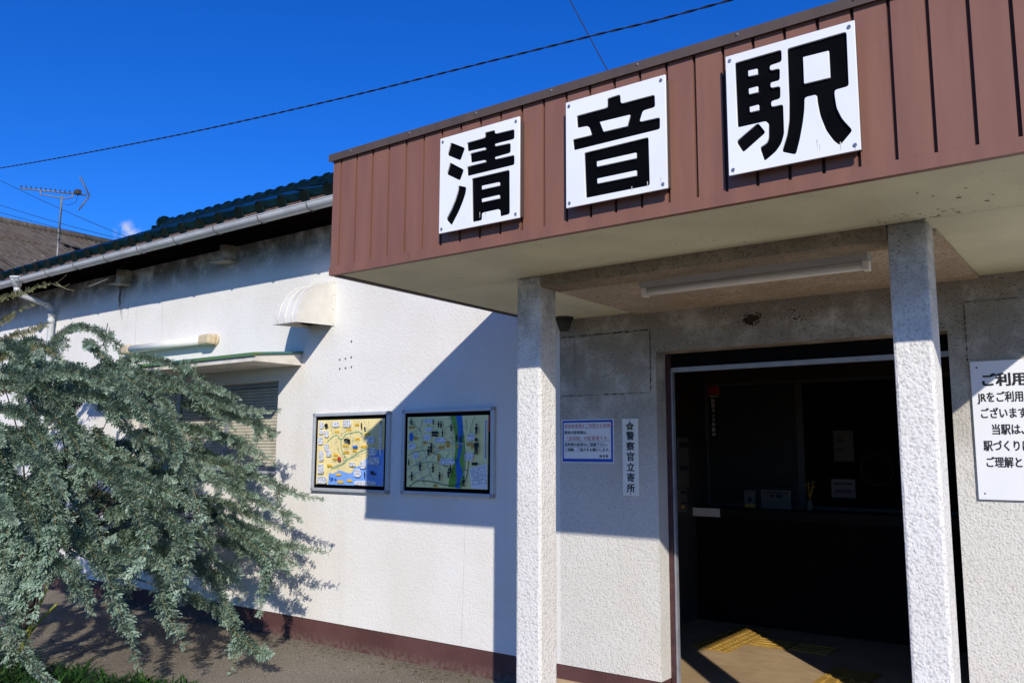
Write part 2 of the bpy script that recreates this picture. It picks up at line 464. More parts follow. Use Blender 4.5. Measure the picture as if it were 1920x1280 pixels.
# ------------------------------------------------------------------ outlines used below (metres)
KANJI = [(-2.209,[[(-0.1571,0.185),(-0.0784,0.1433),(-0.1011,0.0963),(-0.1765,0.1366)],[(-0.1599,0.0932),(-0.0831,0.0458),(-0.1022,0.0055),(-0.1787,0.0487)],[(-0.1085,-0.0218),(-0.0671,-0.0369),(-0.0722,-0.0627),(-0.087,-0.0965),(-0.1079,-0.1341),(-0.1472,-0.1894),(-0.1779,-0.159),(-0.1515,-0.1242),(-0.1304,-0.0863),(-0.1155,-0.0499)],[(0.0361,0.1872),(0.0874,0.186),(0.0893,0.1686),(0.191,0.1657),(0.1912,0.1278),(0.0897,0.1286),(0.0898,0.1132),(0.1715,0.1095),(0.1717,0.0716),(0.0902,0.07),(0.0903,0.0557),(0.1916,0.0532),(0.1918,0.0156),(-0.0593,0.0161),(-0.0617,0.0547),(0.0405,0.0541),(0.0403,0.0685),(-0.0406,0.0724),(-0.0442,0.1108),(0.0399,0.1097),(0.0397,0.1242),(-0.0597,0.1279),(-0.0633,0.1641),(0.0364,0.1638)],[(-0.0335,-0.0045),(0.1665,-0.006),(0.1687,-0.1921),(0.1212,-0.1944),(0.1186,-0.1612),(0.021,-0.1619),(0.0208,-0.1942),(-0.028,-0.1943)]],[[(0.0208,-0.0439),(0.1155,-0.0454),(0.1156,-0.0634),(0.0211,-0.0631)],[(0.0215,-0.1015),(0.1159,-0.1011),(0.116,-0.119),(0.0217,-0.1192)]]),
(-1.539,[[(-0.0273,0.1856),(0.0268,0.1877),(0.0288,0.1496),(0.1727,0.1485),(0.1733,0.1045),(0.1231,0.1032),(0.1061,0.0577),(0.1924,0.0553),(0.1916,0.0148),(-0.182,0.0142),(-0.1861,0.0556),(-0.0977,0.0538),(-0.1138,0.0996),(-0.1651,0.103),(-0.1675,0.1495),(-0.0278,0.1487)],[(-0.1335,-0.0111),(0.144,-0.0104),(0.1458,-0.1919),(-0.1275,-0.1904)]],[[(-0.0644,0.1021),(0.071,0.0994),(0.0568,0.0546),(-0.0471,0.0564)],[(-0.0787,-0.0544),(0.0943,-0.0554),(0.0939,-0.0799),(-0.0784,-0.0779)],[(-0.0778,-0.1235),(0.0941,-0.1245),(0.0937,-0.148),(-0.077,-0.1461)]]),
(-0.8645,[[(-0.1837,0.1845),(-0.0227,0.1853),(-0.0232,0.1471),(-0.0648,0.1445),(-0.0647,0.1218),(-0.0306,0.1205),(-0.0321,0.0827),(-0.0647,0.0834),(-0.0647,0.0589),(-0.0312,0.0572),(-0.0327,0.0177),(-0.0644,0.0163),(-0.0649,-0.0088),(-0.0242,-0.0095),(-0.0249,-0.1104),(-0.0351,-0.1408),(-0.0541,-0.1646),(-0.0917,-0.1885),(-0.1049,-0.1418),(-0.0828,-0.1339),(-0.0743,-0.1155),(-0.0723,-0.0616),(-0.0821,-0.0498),(-0.1814,-0.0492)],[(-0.1112,-0.0552),(-0.0882,-0.0911),(-0.1653,-0.142),(-0.187,-0.1012)],[(0.0014,0.1829),(0.1911,0.1843),(0.1898,0.0029),(0.1449,0.0012),(0.1447,-0.0225),(0.1491,-0.0645),(0.1641,-0.1043),(0.1938,-0.1495),(0.1561,-0.1878),(0.1382,-0.1681),(0.1167,-0.1293),(0.0998,-0.0751),(0.0933,-0.0276),(0.0923,0.0012),(0.0482,0.0011),(0.0455,-0.0433),(0.0384,-0.0879),(0.0266,-0.1407),(0.0123,-0.1882),(-0.0303,-0.1698),(-0.0116,-0.118),(-0.0026,-0.0688),(0.0004,-0.004)]],[[(-0.1399,0.1461),(-0.1052,0.1447),(-0.1051,0.1209),(-0.1397,0.1226)],[(-0.1402,0.0803),(-0.1055,0.0808),(-0.1059,0.0568),(-0.1395,0.0573)],[(-0.1391,0.0136),(-0.1046,0.0141),(-0.1049,-0.0084),(-0.1384,-0.0083)],[(0.05,0.1412),(0.1361,0.1394),(0.1366,0.0437),(0.0496,0.045)]]),
]
GUIDES = [[(-9.043,3.9,1.955),(-8.77,3.9,2.371),(-8.322,3.9,2.646),(-7.813,3.9,2.644),(-7.411,3.9,2.483),(-7.082,3.9,2.223)],[(-8.395,3.6,1.575),(-7.743,3.6,1.997),(-7.118,3.6,2.2),(-6.65,3.6,2.217),(-6.347,3.6,2.029)],[(-8.34,4.0,1.733),(-7.61,4.0,2.212),(-7.063,4.0,2.334),(-6.485,4.0,2.198),(-5.941,4.0,2.017),(-5.55,4.0,1.905)],[(-7.742,4.1,1.777),(-6.877,4.1,2.04),(-6.234,4.1,1.978),(-5.717,4.1,1.831),(-5.189,4.1,1.789)],[(-6.781,4.2,1.948),(-6.07,4.2,1.814),(-5.641,4.2,1.732),(-5.321,4.2,1.669)],[(-7.704,4.1,1.481),(-6.842,4.1,1.714),(-6.056,4.1,1.637),(-5.625,4.1,1.509),(-5.433,4.1,1.416)],[(-7.218,4.1,1.247),(-6.416,4.1,1.463),(-5.684,4.1,1.397),(-5.219,4.1,1.272),(-4.971,4.1,1.193),(-4.736,4.1,1.159)],[(-6.945,4.1,1.116),(-6.171,4.1,1.271),(-5.533,4.1,1.163),(-5.143,4.1,1.051),(-4.89,4.1,1.014)],[(-6.938,4.2,1.044),(-6.161,4.2,1.139),(-5.591,4.2,1.014),(-5.261,4.2,0.906)],[(-7.35,4.2,0.863),(-6.53,4.2,1.015),(-5.856,4.2,0.918),(-5.445,4.2,0.8),(-5.099,4.2,0.776),(-4.749,4.2,0.823)],[(-6.147,4.2,0.967),(-5.577,4.2,0.823),(-5.313,4.2,0.737),(-5.033,4.2,0.681)],[(-5.57,3.9,0.972),(-5.177,3.9,0.849),(-5.039,3.9,0.777),(-5.068,3.9,0.59),(-5.118,3.9,0.438),(-5.153,3.9,0.324)],[(-6.484,3.7,1.021),(-5.871,3.7,0.852),(-5.51,3.7,0.629),(-5.237,3.7,0.417),(-5.102,3.7,0.254),(-5.064,3.7,-0.091)],[(-5.129,3.7,0.286),(-4.922,3.7,0.214),(-4.722,3.7,0.18)],[(-5.8,3.8,0.652),(-5.461,3.8,0.611),(-5.163,3.8,0.659)],[(-5.939,3.8,0.641),(-5.535,3.8,0.712),(-5.271,3.8,0.62),(-5.13,3.8,0.538)],[(-6.047,3.7,0.485),(-5.624,3.7,0.431),(-5.362,3.7,0.403),(-5.168,3.7,0.317)],[(-6.264,2.9,1.073),(-5.717,2.9,0.923),(-5.349,2.9,0.713),(-5.102,2.9,0.511),(-4.932,2.9,0.344),(-4.843,2.9,0.179)],[(-5.728,3.2,0.935),(-5.3,3.2,0.684),(-5.155,3.2,0.495),(-4.895,3.2,0.281)],[(-6.097,2.6,1.306),(-5.748,2.6,1.044),(-5.775,2.6,0.776),(-5.833,2.6,0.473),(-5.723,2.6,0.259),(-5.347,2.6,0.08)],[(-5.822,2.6,1.484),(-5.516,2.6,1.154),(-5.5,2.6,0.83),(-5.601,2.6,0.595),(-5.639,2.6,0.398)],[(-6.508,2.6,1.743),(-6.149,2.6,1.376),(-6.112,2.6,0.956),(-6.126,2.6,0.61),(-6.153,2.6,0.335)],[(-6.019,2.9,1.484),(-5.427,2.9,1.314),(-5.052,2.9,1.126),(-4.944,2.9,0.875),(-5.094,2.9,0.703)],[(-7.012,3.1,1.899),(-6.26,3.1,1.932),(-5.51,3.1,1.757),(-4.976,3.1,1.539),(-4.67,3.1,1.375)],[(-7.657,3.2,2.106),(-7.092,3.2,2.144),(-6.387,3.2,1.984),(-5.747,3.2,1.673),(-5.375,3.2,1.38)],[(-6.355,3.0,1.292),(-5.763,3.0,1.377),(-5.091,3.0,1.303),(-4.609,3.0,1.156),(-4.381,3.0,1.013)],[(-7.379,3.0,2.121),(-6.813,3.0,2.051),(-6.272,3.0,1.791),(-5.923,3.0,1.485),(-5.815,3.0,1.231)],[(-7.39,3.7,1.435),(-6.629,3.7,1.57),(-5.854,3.7,1.406),(-5.303,3.7,1.223),(-5.105,3.7,1.082)],[(-5.773,3.1,1.084),(-5.115,3.1,1.113),(-4.86,3.1,0.96),(-4.782,3.1,0.74),(-4.883,3.1,0.603)],[(-6.841,2.8,1.837),(-6.389,2.8,1.709),(-6.029,2.8,1.448),(-5.915,2.8,1.199)],[(-6.456,2.7,1.075),(-6.162,2.7,0.805),(-6.185,2.7,0.488),(-6.2,2.7,0.141),(-6.088,2.7,-0.045)],[(-6.457,2.6,1.482),(-6.078,2.6,1.202),(-5.84,2.6,0.938),(-5.942,2.6,0.661),(-6.095,2.6,0.443)],[(-6.465,2.8,1.673),(-6.094,2.8,1.374),(-6.124,2.8,1.084),(-5.928,2.8,0.813),(-5.793,2.8,0.652)],[(-6.135,2.9,1.746),(-5.797,2.9,1.485),(-5.828,2.9,1.199),(-5.583,2.9,0.965),(-5.423,2.9,0.773)],[(-6.978,3.0,1.975),(-6.231,3.0,2.042),(-5.59,3.0,1.936),(-5.138,3.0,1.727),(-4.996,3.0,1.555)],[(-5.679,3.0,1.812),(-5.071,3.0,1.691),(-4.696,3.0,1.489),(-4.507,3.0,1.238),(-4.542,3.0,1.019)],[(-5.909,3.0,0.867),(-5.354,3.0,0.836),(-4.916,3.0,0.804),(-4.729,3.0,0.662)],[(-7.819,3.2,2.438),(-7.282,3.2,2.176),(-7.324,3.2,1.871),(-6.999,3.2,1.565)],[(-7.039,3.5,2.412),(-6.414,3.5,2.11),(-5.938,3.5,1.924),(-5.564,3.5,1.678),(-5.479,3.5,1.487)],[(-7.029,2.7,1.284),(-6.61,2.7,0.994),(-6.388,2.7,0.716),(-6.41,2.7,0.394),(-6.227,2.7,0.069)],[(-5.957,2.7,0.958),(-5.577,2.7,0.847),(-5.287,2.7,0.709),(-5.135,2.7,0.536)],[(-6.189,3.2,1.679),(-5.781,3.2,1.374),(-5.356,3.2,1.203),(-5.084,3.2,1.007),(-4.975,3.2,0.812)],[(-7.887,3.9,2.119),(-6.972,3.9,2.17),(-6.31,3.9,2.048),(-5.85,3.9,1.86),(-5.561,3.9,1.689)],[(-7.262,4.1,1.625),(-6.518,4.1,1.709),(-5.836,4.1,1.572),(-5.36,4.1,1.489),(-5.225,4.1,1.37)],[(-6.96,4.2,1.251),(-6.31,4.2,1.134),(-5.921,4.2,0.852),(-5.832,4.2,0.609),(-5.889,4.2,0.44)],[(-6.351,4.0,0.841),(-5.7,4.0,0.799),(-5.178,4.0,0.72),(-4.904,4.0,0.648)],[(-7.425,4.0,0.779),(-6.728,4.0,0.688),(-6.109,4.0,0.649),(-5.679,4.0,0.543),(-5.472,4.0,0.426)],[(-8.996,3.3,2.027),(-8.098,3.3,2.088),(-7.471,3.3,1.969),(-6.887,3.3,1.735),(-6.515,3.3,1.483)],[(-8.639,3.2,1.62),(-7.992,3.2,1.706),(-7.366,3.2,1.567),(-6.958,3.2,1.315),(-6.657,3.2,1.04)],[(-8.021,3.0,1.255),(-7.426,3.0,1.352),(-6.931,3.0,1.199),(-6.625,3.0,0.936),(-6.499,3.0,0.677)],[(-9.376,3.5,2.48),(-8.652,3.5,2.456),(-7.973,3.5,2.288),(-7.446,3.5,2.072),(-7.065,3.5,1.966)],[(-7.68,2.9,0.927),(-7.177,2.9,0.872),(-6.775,2.9,0.665),(-6.636,2.9,0.377)],[(-10.58,3.9,1.882),(-9.282,3.9,1.962),(-8.356,3.9,1.833),(-7.524,3.9,1.576),(-7.046,3.9,1.346)],[(-8.912,4.0,1.212),(-7.947,4.0,1.136),(-7.182,4.0,0.975),(-6.657,4.0,0.78),(-6.478,4.0,0.578)],[(-8.408,3.9,0.827),(-7.695,3.9,0.77),(-7.13,3.9,0.625),(-6.77,3.9,0.436)],[(-10.49,3.9,1.47),(-9.446,3.9,1.528),(-8.724,3.9,1.425),(-8.057,3.9,1.234),(-7.627,3.9,0.961)],[(-8.822,3.4,2.228),(-8.289,3.4,2.396),(-7.769,3.4,2.408),(-7.369,3.4,2.334),(-7.072,3.4,2.181)]]
DRY = [[(-8.843,3.4,2.925),(-8.168,3.4,2.919),(-7.758,3.4,2.941),(-7.416,3.4,2.94),(-7.237,3.4,2.988)],[(-8.781,3.4,2.609),(-8.345,3.4,2.698),(-7.934,3.4,2.782),(-7.514,3.4,2.768)],[(-8.704,3.5,2.128),(-8.393,3.5,2.264),(-7.994,3.5,2.411)],[(-8.702,3.35,2.268),(-8.056,3.35,2.357),(-7.554,3.35,2.379),(-7.144,3.35,2.278)],[(-8.554,3.35,2.102),(-7.918,3.35,2.168),(-7.421,3.35,2.151),(-7.02,3.35,2.051)],[(-8.738,3.35,2.447),(-8.084,3.35,2.513),(-7.661,3.35,2.545),(-7.339,3.35,2.582)],[(-8.631,3.35,1.917),(-8.207,3.35,2.024),(-7.792,3.35,2.031),(-7.487,3.35,1.973)],[(-7.416,3.4,2.94),(-7.246,3.4,2.869),(-7.077,3.4,2.831)],[(-7.463,3.4,2.931),(-7.286,3.4,2.887),(-7.178,3.4,2.902)]]
M2_GREEN = [[(0.546,1.001),(0.677,1.001),(0.717,0.721),(0.737,0.495),(0.738,0.313),(0.721,0.151),(0.695,0.005),(0.529,0.018),(0.555,0.207),(0.6,0.361),(0.612,0.556),(0.601,0.721),(0.585,0.867)]]
M2_BLUE = [[(0.619,1.001),(0.691,1.001),(0.706,0.824),(0.694,0.638),(0.682,0.475),(0.66,0.383),(0.693,0.271),(0.707,0.191),(0.676,0.11),(0.673,0.004),(0.617,0.007),(0.639,0.128),(0.624,0.25),(0.623,0.372),(0.645,0.474),(0.653,0.639),(0.641,0.825)],[(0.082,0.715),(0.079,0.683),(0.068,0.659),(0.053,0.651),(0.038,0.659),(0.027,0.683),(0.022,0.715),(0.025,0.748),(0.036,0.771),(0.051,0.78),(0.066,0.771),(0.077,0.747)]]
M2_NOTE = [[(0.791,0.279),(0.997,0.348),(0.998,0.003),(0.817,0.01)],[(0.962,0.932),(0.994,0.931),(0.988,0.383),(0.964,0.382)]]
M2_LAB = [(0.228,0.903,0.344,0.96),(0.245,0.785,0.341,0.843),(0.235,0.661,0.322,0.745),(0.364,0.623,0.507,0.696),(0.029,0.535,0.131,0.616),(0.092,0.402,0.18,0.484),(0.441,0.324,0.627,0.406),(0.774,0.656,0.86,0.753),(0.747,0.379,0.846,0.491)]
M2_ROAD = [[(0.003,0.234),(0.237,0.418),(0.419,0.535)],[(0.005,0.118),(0.211,0.25),(0.287,0.335),(0.4,0.524)],[(0.013,0.672),(0.109,0.406),(0.192,0.176),(0.244,0.017)],[(0.115,0.09),(0.203,0.124),(0.309,0.2)],[(0.16,0.821),(0.202,0.703),(0.195,0.555),(0.246,0.46),(0.268,0.324),(0.309,0.2),(0.359,0.078)],[(0.061,0.78),(0.16,0.821),(0.197,0.96)],[(0.232,0.661),(0.419,0.535),(0.579,0.525)],[(0.536,0.999),(0.576,0.836),(0.589,0.453)],[(0.55,0.618),(0.717,0.613),(0.791,0.577)],[(0.717,0.613),(0.728,0.414),(0.73,0.162)],[(0.742,0.947),(0.753,0.792)]]
M2_RAIL = [[(0.048,0.009),(0.135,0.08),(0.233,0.094),(0.359,0.078),(0.52,0.038),(0.631,0.047),(0.731,0.111),(0.766,0.213),(0.779,0.374)]]
M2_FIG = [(0.423,0.886,0.1),(0.454,0.88,0.1),(0.581,0.836,0.1),(0.884,0.811,0.14),(0.883,0.577,0.22),(0.303,0.513,0.13),(0.336,0.555,0.14),(0.05,0.347,0.09),(0.2,0.297,0.12),(0.365,0.274,0.12),(0.094,0.152,0.13),(0.45,0.163,0.12),(0.582,0.264,0.12),(0.56,0.202,0.12),(0.744,0.097,0.14),(0.657,0.695,0.1),(0.708,0.679,0.1),(0.482,0.764,0.1),(0.365,0.919,0.08),(0.078,0.931,0.1)]
M2_ORANGE = [(0.096,0.67,0.139,0.717),(0.217,0.608,0.259,0.646),(0.418,0.54,0.484,0.582),(0.513,0.556,0.55,0.649),(0.633,0.564,0.673,0.589),(0.36,0.013,0.407,0.052),(0.029,0.834,0.109,0.865),(0.759,0.585,0.813,0.63),(0.816,0.537,0.838,0.618),(0.407,0.358,0.434,0.483)]
M2_DARK = [(0.333,0.752,0.42,0.789),(0.337,0.717,0.417,0.746),(0.829,0.32,0.9,0.361)]
M1_SEA = [[(0.187,0.0),(0.2,0.178),(0.263,0.165),(0.352,0.222),(0.413,0.209),(0.475,0.185),(0.535,0.179),(0.563,0.217),(0.572,0.257),(0.65,0.299),(0.775,0.42),(0.832,0.47),(0.908,0.531),(1.0,0.541),(1.0,0.003)]]
M1_GREEN = [[(0.157,0.648),(0.222,0.721),(0.303,0.762),(0.335,0.71),(0.387,0.7),(0.446,0.772),(0.536,0.792),(0.626,0.807),(0.687,0.771)],[(0.367,0.7),(0.382,0.547),(0.426,0.446),(0.468,0.386),(0.41,0.314),(0.229,0.24)],[(0.429,0.365),(0.547,0.427),(0.664,0.509),(0.781,0.56)]]
M1_RAIL = [[(0.264,0.68),(0.33,0.567),(0.353,0.485),(0.417,0.395),(0.432,0.244)],[(0.228,0.26),(0.429,0.345),(0.607,0.438),(0.782,0.52)],[(0.558,0.751),(0.542,0.588),(0.537,0.427)],[(0.434,0.813),(0.365,0.762)],[(0.631,0.985),(0.636,0.822)]]
M1_YEL = [(0.267,0.797,0.345,0.83),(0.439,0.827,0.529,0.859),(0.575,0.896,0.642,0.932),(0.717,0.754,0.805,0.786),(0.58,0.675,0.659,0.715),(0.676,0.566,0.757,0.602),(0.403,0.577,0.499,0.619),(0.417,0.478,0.512,0.515),(0.556,0.505,0.623,0.541),(0.265,0.438,0.342,0.471),(0.258,0.374,0.343,0.412),(0.174,0.271,0.259,0.309),(0.313,0.138,0.396,0.176),(0.339,0.028,0.438,0.067),(0.489,0.053,0.567,0.091)]
M1_LAB = [(0.034,0.868,0.11,0.972),(0.241,0.887,0.352,0.969),(0.402,0.88,0.53,0.992),(0.036,0.779,0.107,0.851),(0.117,0.731,0.196,0.835),(0.024,0.617,0.108,0.742),(0.125,0.524,0.204,0.628),(0.155,0.432,0.244,0.535),(0.046,0.359,0.127,0.524),(0.038,0.159,0.14,0.314),(0.031,0.011,0.192,0.127),(0.676,0.255,0.771,0.375),(0.596,0.129,0.701,0.25),(0.521,0.286,0.619,0.348),(0.604,-0.004,0.922,0.075),(0.765,0.63,0.889,0.73),(0.803,0.455,0.917,0.565),(0.794,0.316,0.961,0.428),(0.958,0.462,0.982,0.96)]
M1_DARK = [(0.132,0.881,0.188,0.947),(0.438,0.66,0.51,0.709),(0.491,0.639,0.539,0.7),(0.838,0.186,0.895,0.223),(0.849,0.165,0.934,0.187),(0.753,0.128,0.77,0.217),(0.688,0.857,0.709,0.948),(0.734,0.836,0.764,0.877),(0.968,0.92,0.986,0.96)]
M1_BLUE = [(0.566,0.562,0.649,0.599),(0.255,0.085,0.295,0.114),(0.306,0.08,0.346,0.102),(0.222,0.108,0.245,0.129),(0.244,0.068,0.267,0.089)]
FILL = 46
FILL2 = 16

# ------------------------------------------------------------------ ground and floors
W = 4.65
g = MB(); g.add([(-400,-400,0),(400,-400,0),(400,400,0),(-400,400,0)], [(0,1,2,3)])
struct('ground', g, m_asphalt)
fl = MB(); fl.box(-2.55, 0.30, 3.12, 4.647, 0.004, 0.09)
struct('entrance_step', fl, m_floor)
fl = MB(); fl.box(-3.2, 0.6, 4.65, 7.3, 0.004, 0.09)
floor = struct('lobby_floor', fl, m_floor)

def tactile(kind):
    b = MB(); h = 0.148
    b.box(-h, h, -h, h, 0, 0.004)
    if kind == 'dots':
        for i in range(5):
            for j in range(5):
                b.dome((-0.118+0.059*i, -0.118+0.059*j, 0.004), 0.017, 0.006, 8, 2)
    else:
        for i in range(4):
            u = -0.11+0.0733*i
            b.prism([(u-0.016,0.004),(u+0.016,0.004),(u+0.010,0.010),(u-0.010,0.010)], 'y', -0.135, 0.135)
    return b.mesh('tactile_tile')
tm = {k: tactile(k) for k in ('dots', 'bars')}
def tile(kind, x, y, rot=0):
    o = inst('tactile_tile', tm[kind], floor, (x, y, 0.0925), m_yellow); o.rotation_euler.z = rot
for y in (6.115, 6.415, 6.715): tile('dots', -2.632, y)
for x in (-2.332, -2.032): tile('bars', x, 6.45, math.pi/2)
for y in (5.85, 5.55, 5.25, 4.95): tile('bars', -1.602, y)

# ------------------------------------------------------------------ the station building
B = thing('station_building', 'white stucco station building with green glazed tile roof and brown entrance canopy', 'building', (-5, W, 0))

wl = MB()
wl.box(-12.8, -8.3, W, 4.85, 0.181, 3.43)
wl.box(-8.3, -5.955, W, 4.85, 0.181, 1.335)
wl.box(-8.3, -5.955, W, 4.85, 2.115, 3.43)
wl.box(-5.955, -3.05, W, 4.85, 0.181, 3.43)
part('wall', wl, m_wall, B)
wl = MB()
wl.box(-3.05, -2.348, W, 4.85, 0.181, 2.118)
wl.box(-3.05, 0.12, W, 4.85, 2.118, 3.43)
wl.box(-0.735, 0.12, W, 4.85, 0.181, 2.118)
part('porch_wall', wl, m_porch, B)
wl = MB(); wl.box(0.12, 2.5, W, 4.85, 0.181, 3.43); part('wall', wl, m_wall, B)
wl = MB()
wl.box(-12.8, -12.6, 4.852, 10.4, 0, 3.43); wl.box(2.3, 2.5, 4.852, 10.4, 0, 3.43); wl.box(-12.6, 2.3, 10.2, 10.4, 0, 3.43)
for x in (-12.8, 2.3):
    wl.prism([(4.86,3.431),(10.39,3.431),(7.5,4.88)], 'x', x, x+0.2)
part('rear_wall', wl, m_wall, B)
for xa, xb in ((-12.8,-2.355),(-0.728,2.5)):
    pl = MB(); pl.box(xa, xb, W+0.008, 4.84, 0, 0.178); part('plinth', pl, m_plinth, B)

# repaired rectangles in the render under the canopy
b = MB(); b.box(-3.04, -2.385, W-0.004, W, 1.873, 2.256); part('render_patch', b, m_porch, B)
b = MB(); b.box(-0.652, 0.02, W-0.004, W, 1.30, 2.248); part('render_patch', b, m_porch, B)

# dirty joints round the repairs and a stain over the doorway
m_joint = plain('joint_grime', (0.055, 0.045, 0.032), 0.95, var=0.4, scale=40)
def grime(pts, w, n=40):
    b = MB(); vs = []
    P_ = []
    for i in range(len(pts)-1):
        for k in range(n): P_.append((pts[i][0]+(pts[i+1][0]-pts[i][0])*k/n, pts[i][1]+(pts[i+1][1]-pts[i][1])*k/n))
    for i, (x, z) in enumerate(P_):
        ww = w*max(0.05, rng.normal(0.6, 0.5)); dx, dz = rng.normal(0, 0.0012, 2)
        horiz = abs(pts[1][0]-pts[0][0]) > abs(pts[1][1]-pts[0][1])
        vs += [(x+dx-(0 if horiz else ww), W-0.0048, z+dz-(ww if horiz else 0)), (x+dx+(0 if horiz else ww), W-0.0048, z+dz+(ww if horiz else 0))]
    b.add(vs, [(2*i, 2*i+1, 2*i+3, 2*i+2) for i in range(len(P_)-1)])
    part('joint_grime', b, m_joint, B)
grime([(-3.04,2.258),(-2.383,2.258)], 0.004); grime([(-2.384,2.256),(-2.384,1.873)], 0.0035); grime([(-3.04,1.872),(-2.383,1.872)], 0.0018)
grime([(-2.93,2.256),(-2.93,1.873)], 0.0015)
grime([(-0.653,2.248),(-0.653,1.95)], 0.003); grime([(-0.65,2.249),(-0.25,2.249)], 0.0015)
m_stain = plain('brown_stain', (0.035, 0.022, 0.014), 0.95, var=0.4, scale=30)
b = MB()
for _ in range(110):
    u = rng.normal(0, 0.030); v = rng.normal(0, 0.016); r_ = abs(rng.normal(0.006, 0.004))*math.exp(-(u*u/0.004+v*v/0.0016))+0.0012
    x, z = -1.735+u+0.3*v, 2.262+v; k_ = 6
    b.add([(x+r_*math.cos(6.283*j/k_)*rng.uniform(0.7,1.5), W-0.0006-0.00001*_, z+r_*math.sin(6.283*j/k_)*rng.uniform(0.7,1.3)) for j in range(k_)], [tuple(range(k_))])
for _ in range(40):
    x, z = -1.50+rng.normal(0, 0.04), 2.262+rng.normal(0, 0.022); r_ = abs(rng.normal(0.002, 0.0018))+0.001
    b.add([(x+r_*math.cos(6.283*j/5), W-0.0006, z+r_*math.sin(6.283*j/5)) for j in range(5)], [tuple(range(5))])
o = part('damp_stain', b, m_stain, B); o['kind'] = 'stuff'
# cobwebs and specks of dirt on the soffit beside the right post
b = MB()
for _ in range(70):
    x, y = -0.55+rng.normal(0, 0.13), 3.35+rng.normal(0, 0.10); r_ = abs(rng.normal(0.0015, 0.0018))+0.0008
    if x < 0.0 and 2.85 < y < 3.385: b.add([(x+r_*math.cos(6.283*j/6)*1.4, y+r_*math.sin(6.283*j/6), 2.3752) for j in range(6)], [tuple(range(6))])
for _ in range(160):
    x, y = rng.uniform(-3.0, 0.0), rng.uniform(2.85, 3.38); r_ = abs(rng.normal(0, 0.0012))+0.0005
    b.add([(x+r_*math.cos(6.283*j/5)*1.8, y+r_*math.sin(6.283*j/5), 2.3752) for j in range(5)], [tuple(range(5))])
o = part('soffit_specks', b, m_stain, B); o['kind'] = 'stuff'

# anchor holes
b = MB(); b.disc((0, -0.0015, 0), 0.0095, 'y', 9, 0.0015)
b.dome((0,-0.0015,0), 0.006, 0.005, 6, 2, 'y', -1)
am = b.mesh('anchor_hole'); m_hole = plain('old_anchor_stain', (0.14, 0.135, 0.12), 0.9, var=0.4, scale=60)
for x, z in ((-5.057,2.387),(-5.189,2.248),(-5.120,2.252),(-5.053,2.258),(-5.185,2.172),(-5.117,2.175),(-5.048,2.180)):
    inst('anchor_hole', am, B, (x, W, z), m_hole)

# hairline cracks in the render
def crack(pts, w, mat):
    b = MB(); vs = []
    for i, (x, z) in enumerate(pts):
        ww = w*(0.5+0.8*rng.random()); vs += [(x-ww, W-0.0008, z), (x+ww, W-0.0008, z)]
    b.add(vs, [(2*i, 2*i+1, 2*i+3, 2*i+2) for i in range(len(pts)-1)])
    part('hairline_crack', b, mat, B)
m_crack = plain('crack_grey', (0.42, 0.41, 0.39), 0.9)
def wob(x, z0, z1, n=26, a=0.006):
    o = []; xx = x
    for i in range(n): xx += rng.normal()*a*0.4; o.append((xx, z0+(z1-z0)*i/(n-1)))
    return o
crack(wob(-7.82, 2.35, 3.2), 0.0022, m_crack); crack(wob(-8.32, 2.2, 3.15), 0.0018, m_crack)
crack(wob(-8.52, 2.75, 3.1, 14, 0.02), 0.0018, m_crack); crack(wob(-3.86, 0.2, 1.0, 14), 0.0012, m_crack)

# ---- window with roller shutter
wf = MB()
wf.box(-8.3, -5.957, 4.74, 4.80, 1.337, 1.372); wf.box(-8.3, -5.957, 4.74, 4.80, 2.075, 2.113)
wf.box(-8.298, -8.26, 4.74, 4.80, 1.372, 2.075); wf.box(-5.99, -5.957, 4.74, 4.80, 1.372, 2.075)
wf.box(-6.83, -6.78, 4.735, 4.80, 1.372, 2.075); wf.box(-7.62, -7.57, 4.735, 4.80, 1.372, 2.075)
win = part('window', wf, m_aludark, B)
b = MB()
for i in range(25):
    z = 1.373+i*0.028
    for xa, xb in ((-8.258,-7.622),(-7.568,-6.832),(-6.778,-5.992)):
        b.prism([(4.765,z),(4.758,z+0.006),(4.757,z+0.020),(4.765,z+0.0265),(4.772,z+0.0265),(4.772,z)], 'x', xa, xb)
part('shutter', b, m_slat, win)
b = MB(); b.prism([(4.60,1.318),(4.75,1.330),(4.75,1.338),(4.60,1.332)], 'x', -8.32, -5.94); part('sill', b, m_alu, win)
b = MB(); b.prism([(4.17,2.225),(4.649,2.228),(4.649,2.325),(4.17,2.272)], 'x', -8.75, -5.66)
wc = part('window_canopy', b, m_conc, B)
b = MB(); b.prism([(4.150,2.266),(4.150,2.292),(4.649,2.349),(4.649,2.329),(4.166,2.276),(4.166,2.266)], 'x', -8.77, -5.645)
part('copper_sheet', b, m_copper, wc)

# ---- eaves, roof, gutter
TH = math.atan(0.5); CO, SI = math.cos(TH), math.sin(TH)
b = MB()
b.box(-13.0, 2.7, 4.262, 4.648, 3.40, 3.425)
b.box(-13.0, 2.7, 4.235, 4.26, 3.375, 3.452)
part('eave_board', b, m_eavewood, B)
b = MB()
b.prism([(4.262,3.428),(7.5,5.047),(10.74,3.428),(10.74,3.46),(7.5,5.085),(4.262,3.462)], 'x', -13.0, 2.7)
part('roof_deck', b, m_eavewood, B)
b = MB(); b.prism([(7.54,5.09),(10.8,3.455),(10.8,3.50),(7.54,5.14)], 'x', -13.05, 2.75)
part('rear_roof_slope', b, m_glaze, B)
b = MB(); b.box(-13.0, 2.7, 4.200, 4.259, 3.453, 3.479)
part('eave_mortar', b, m_mortar, B)

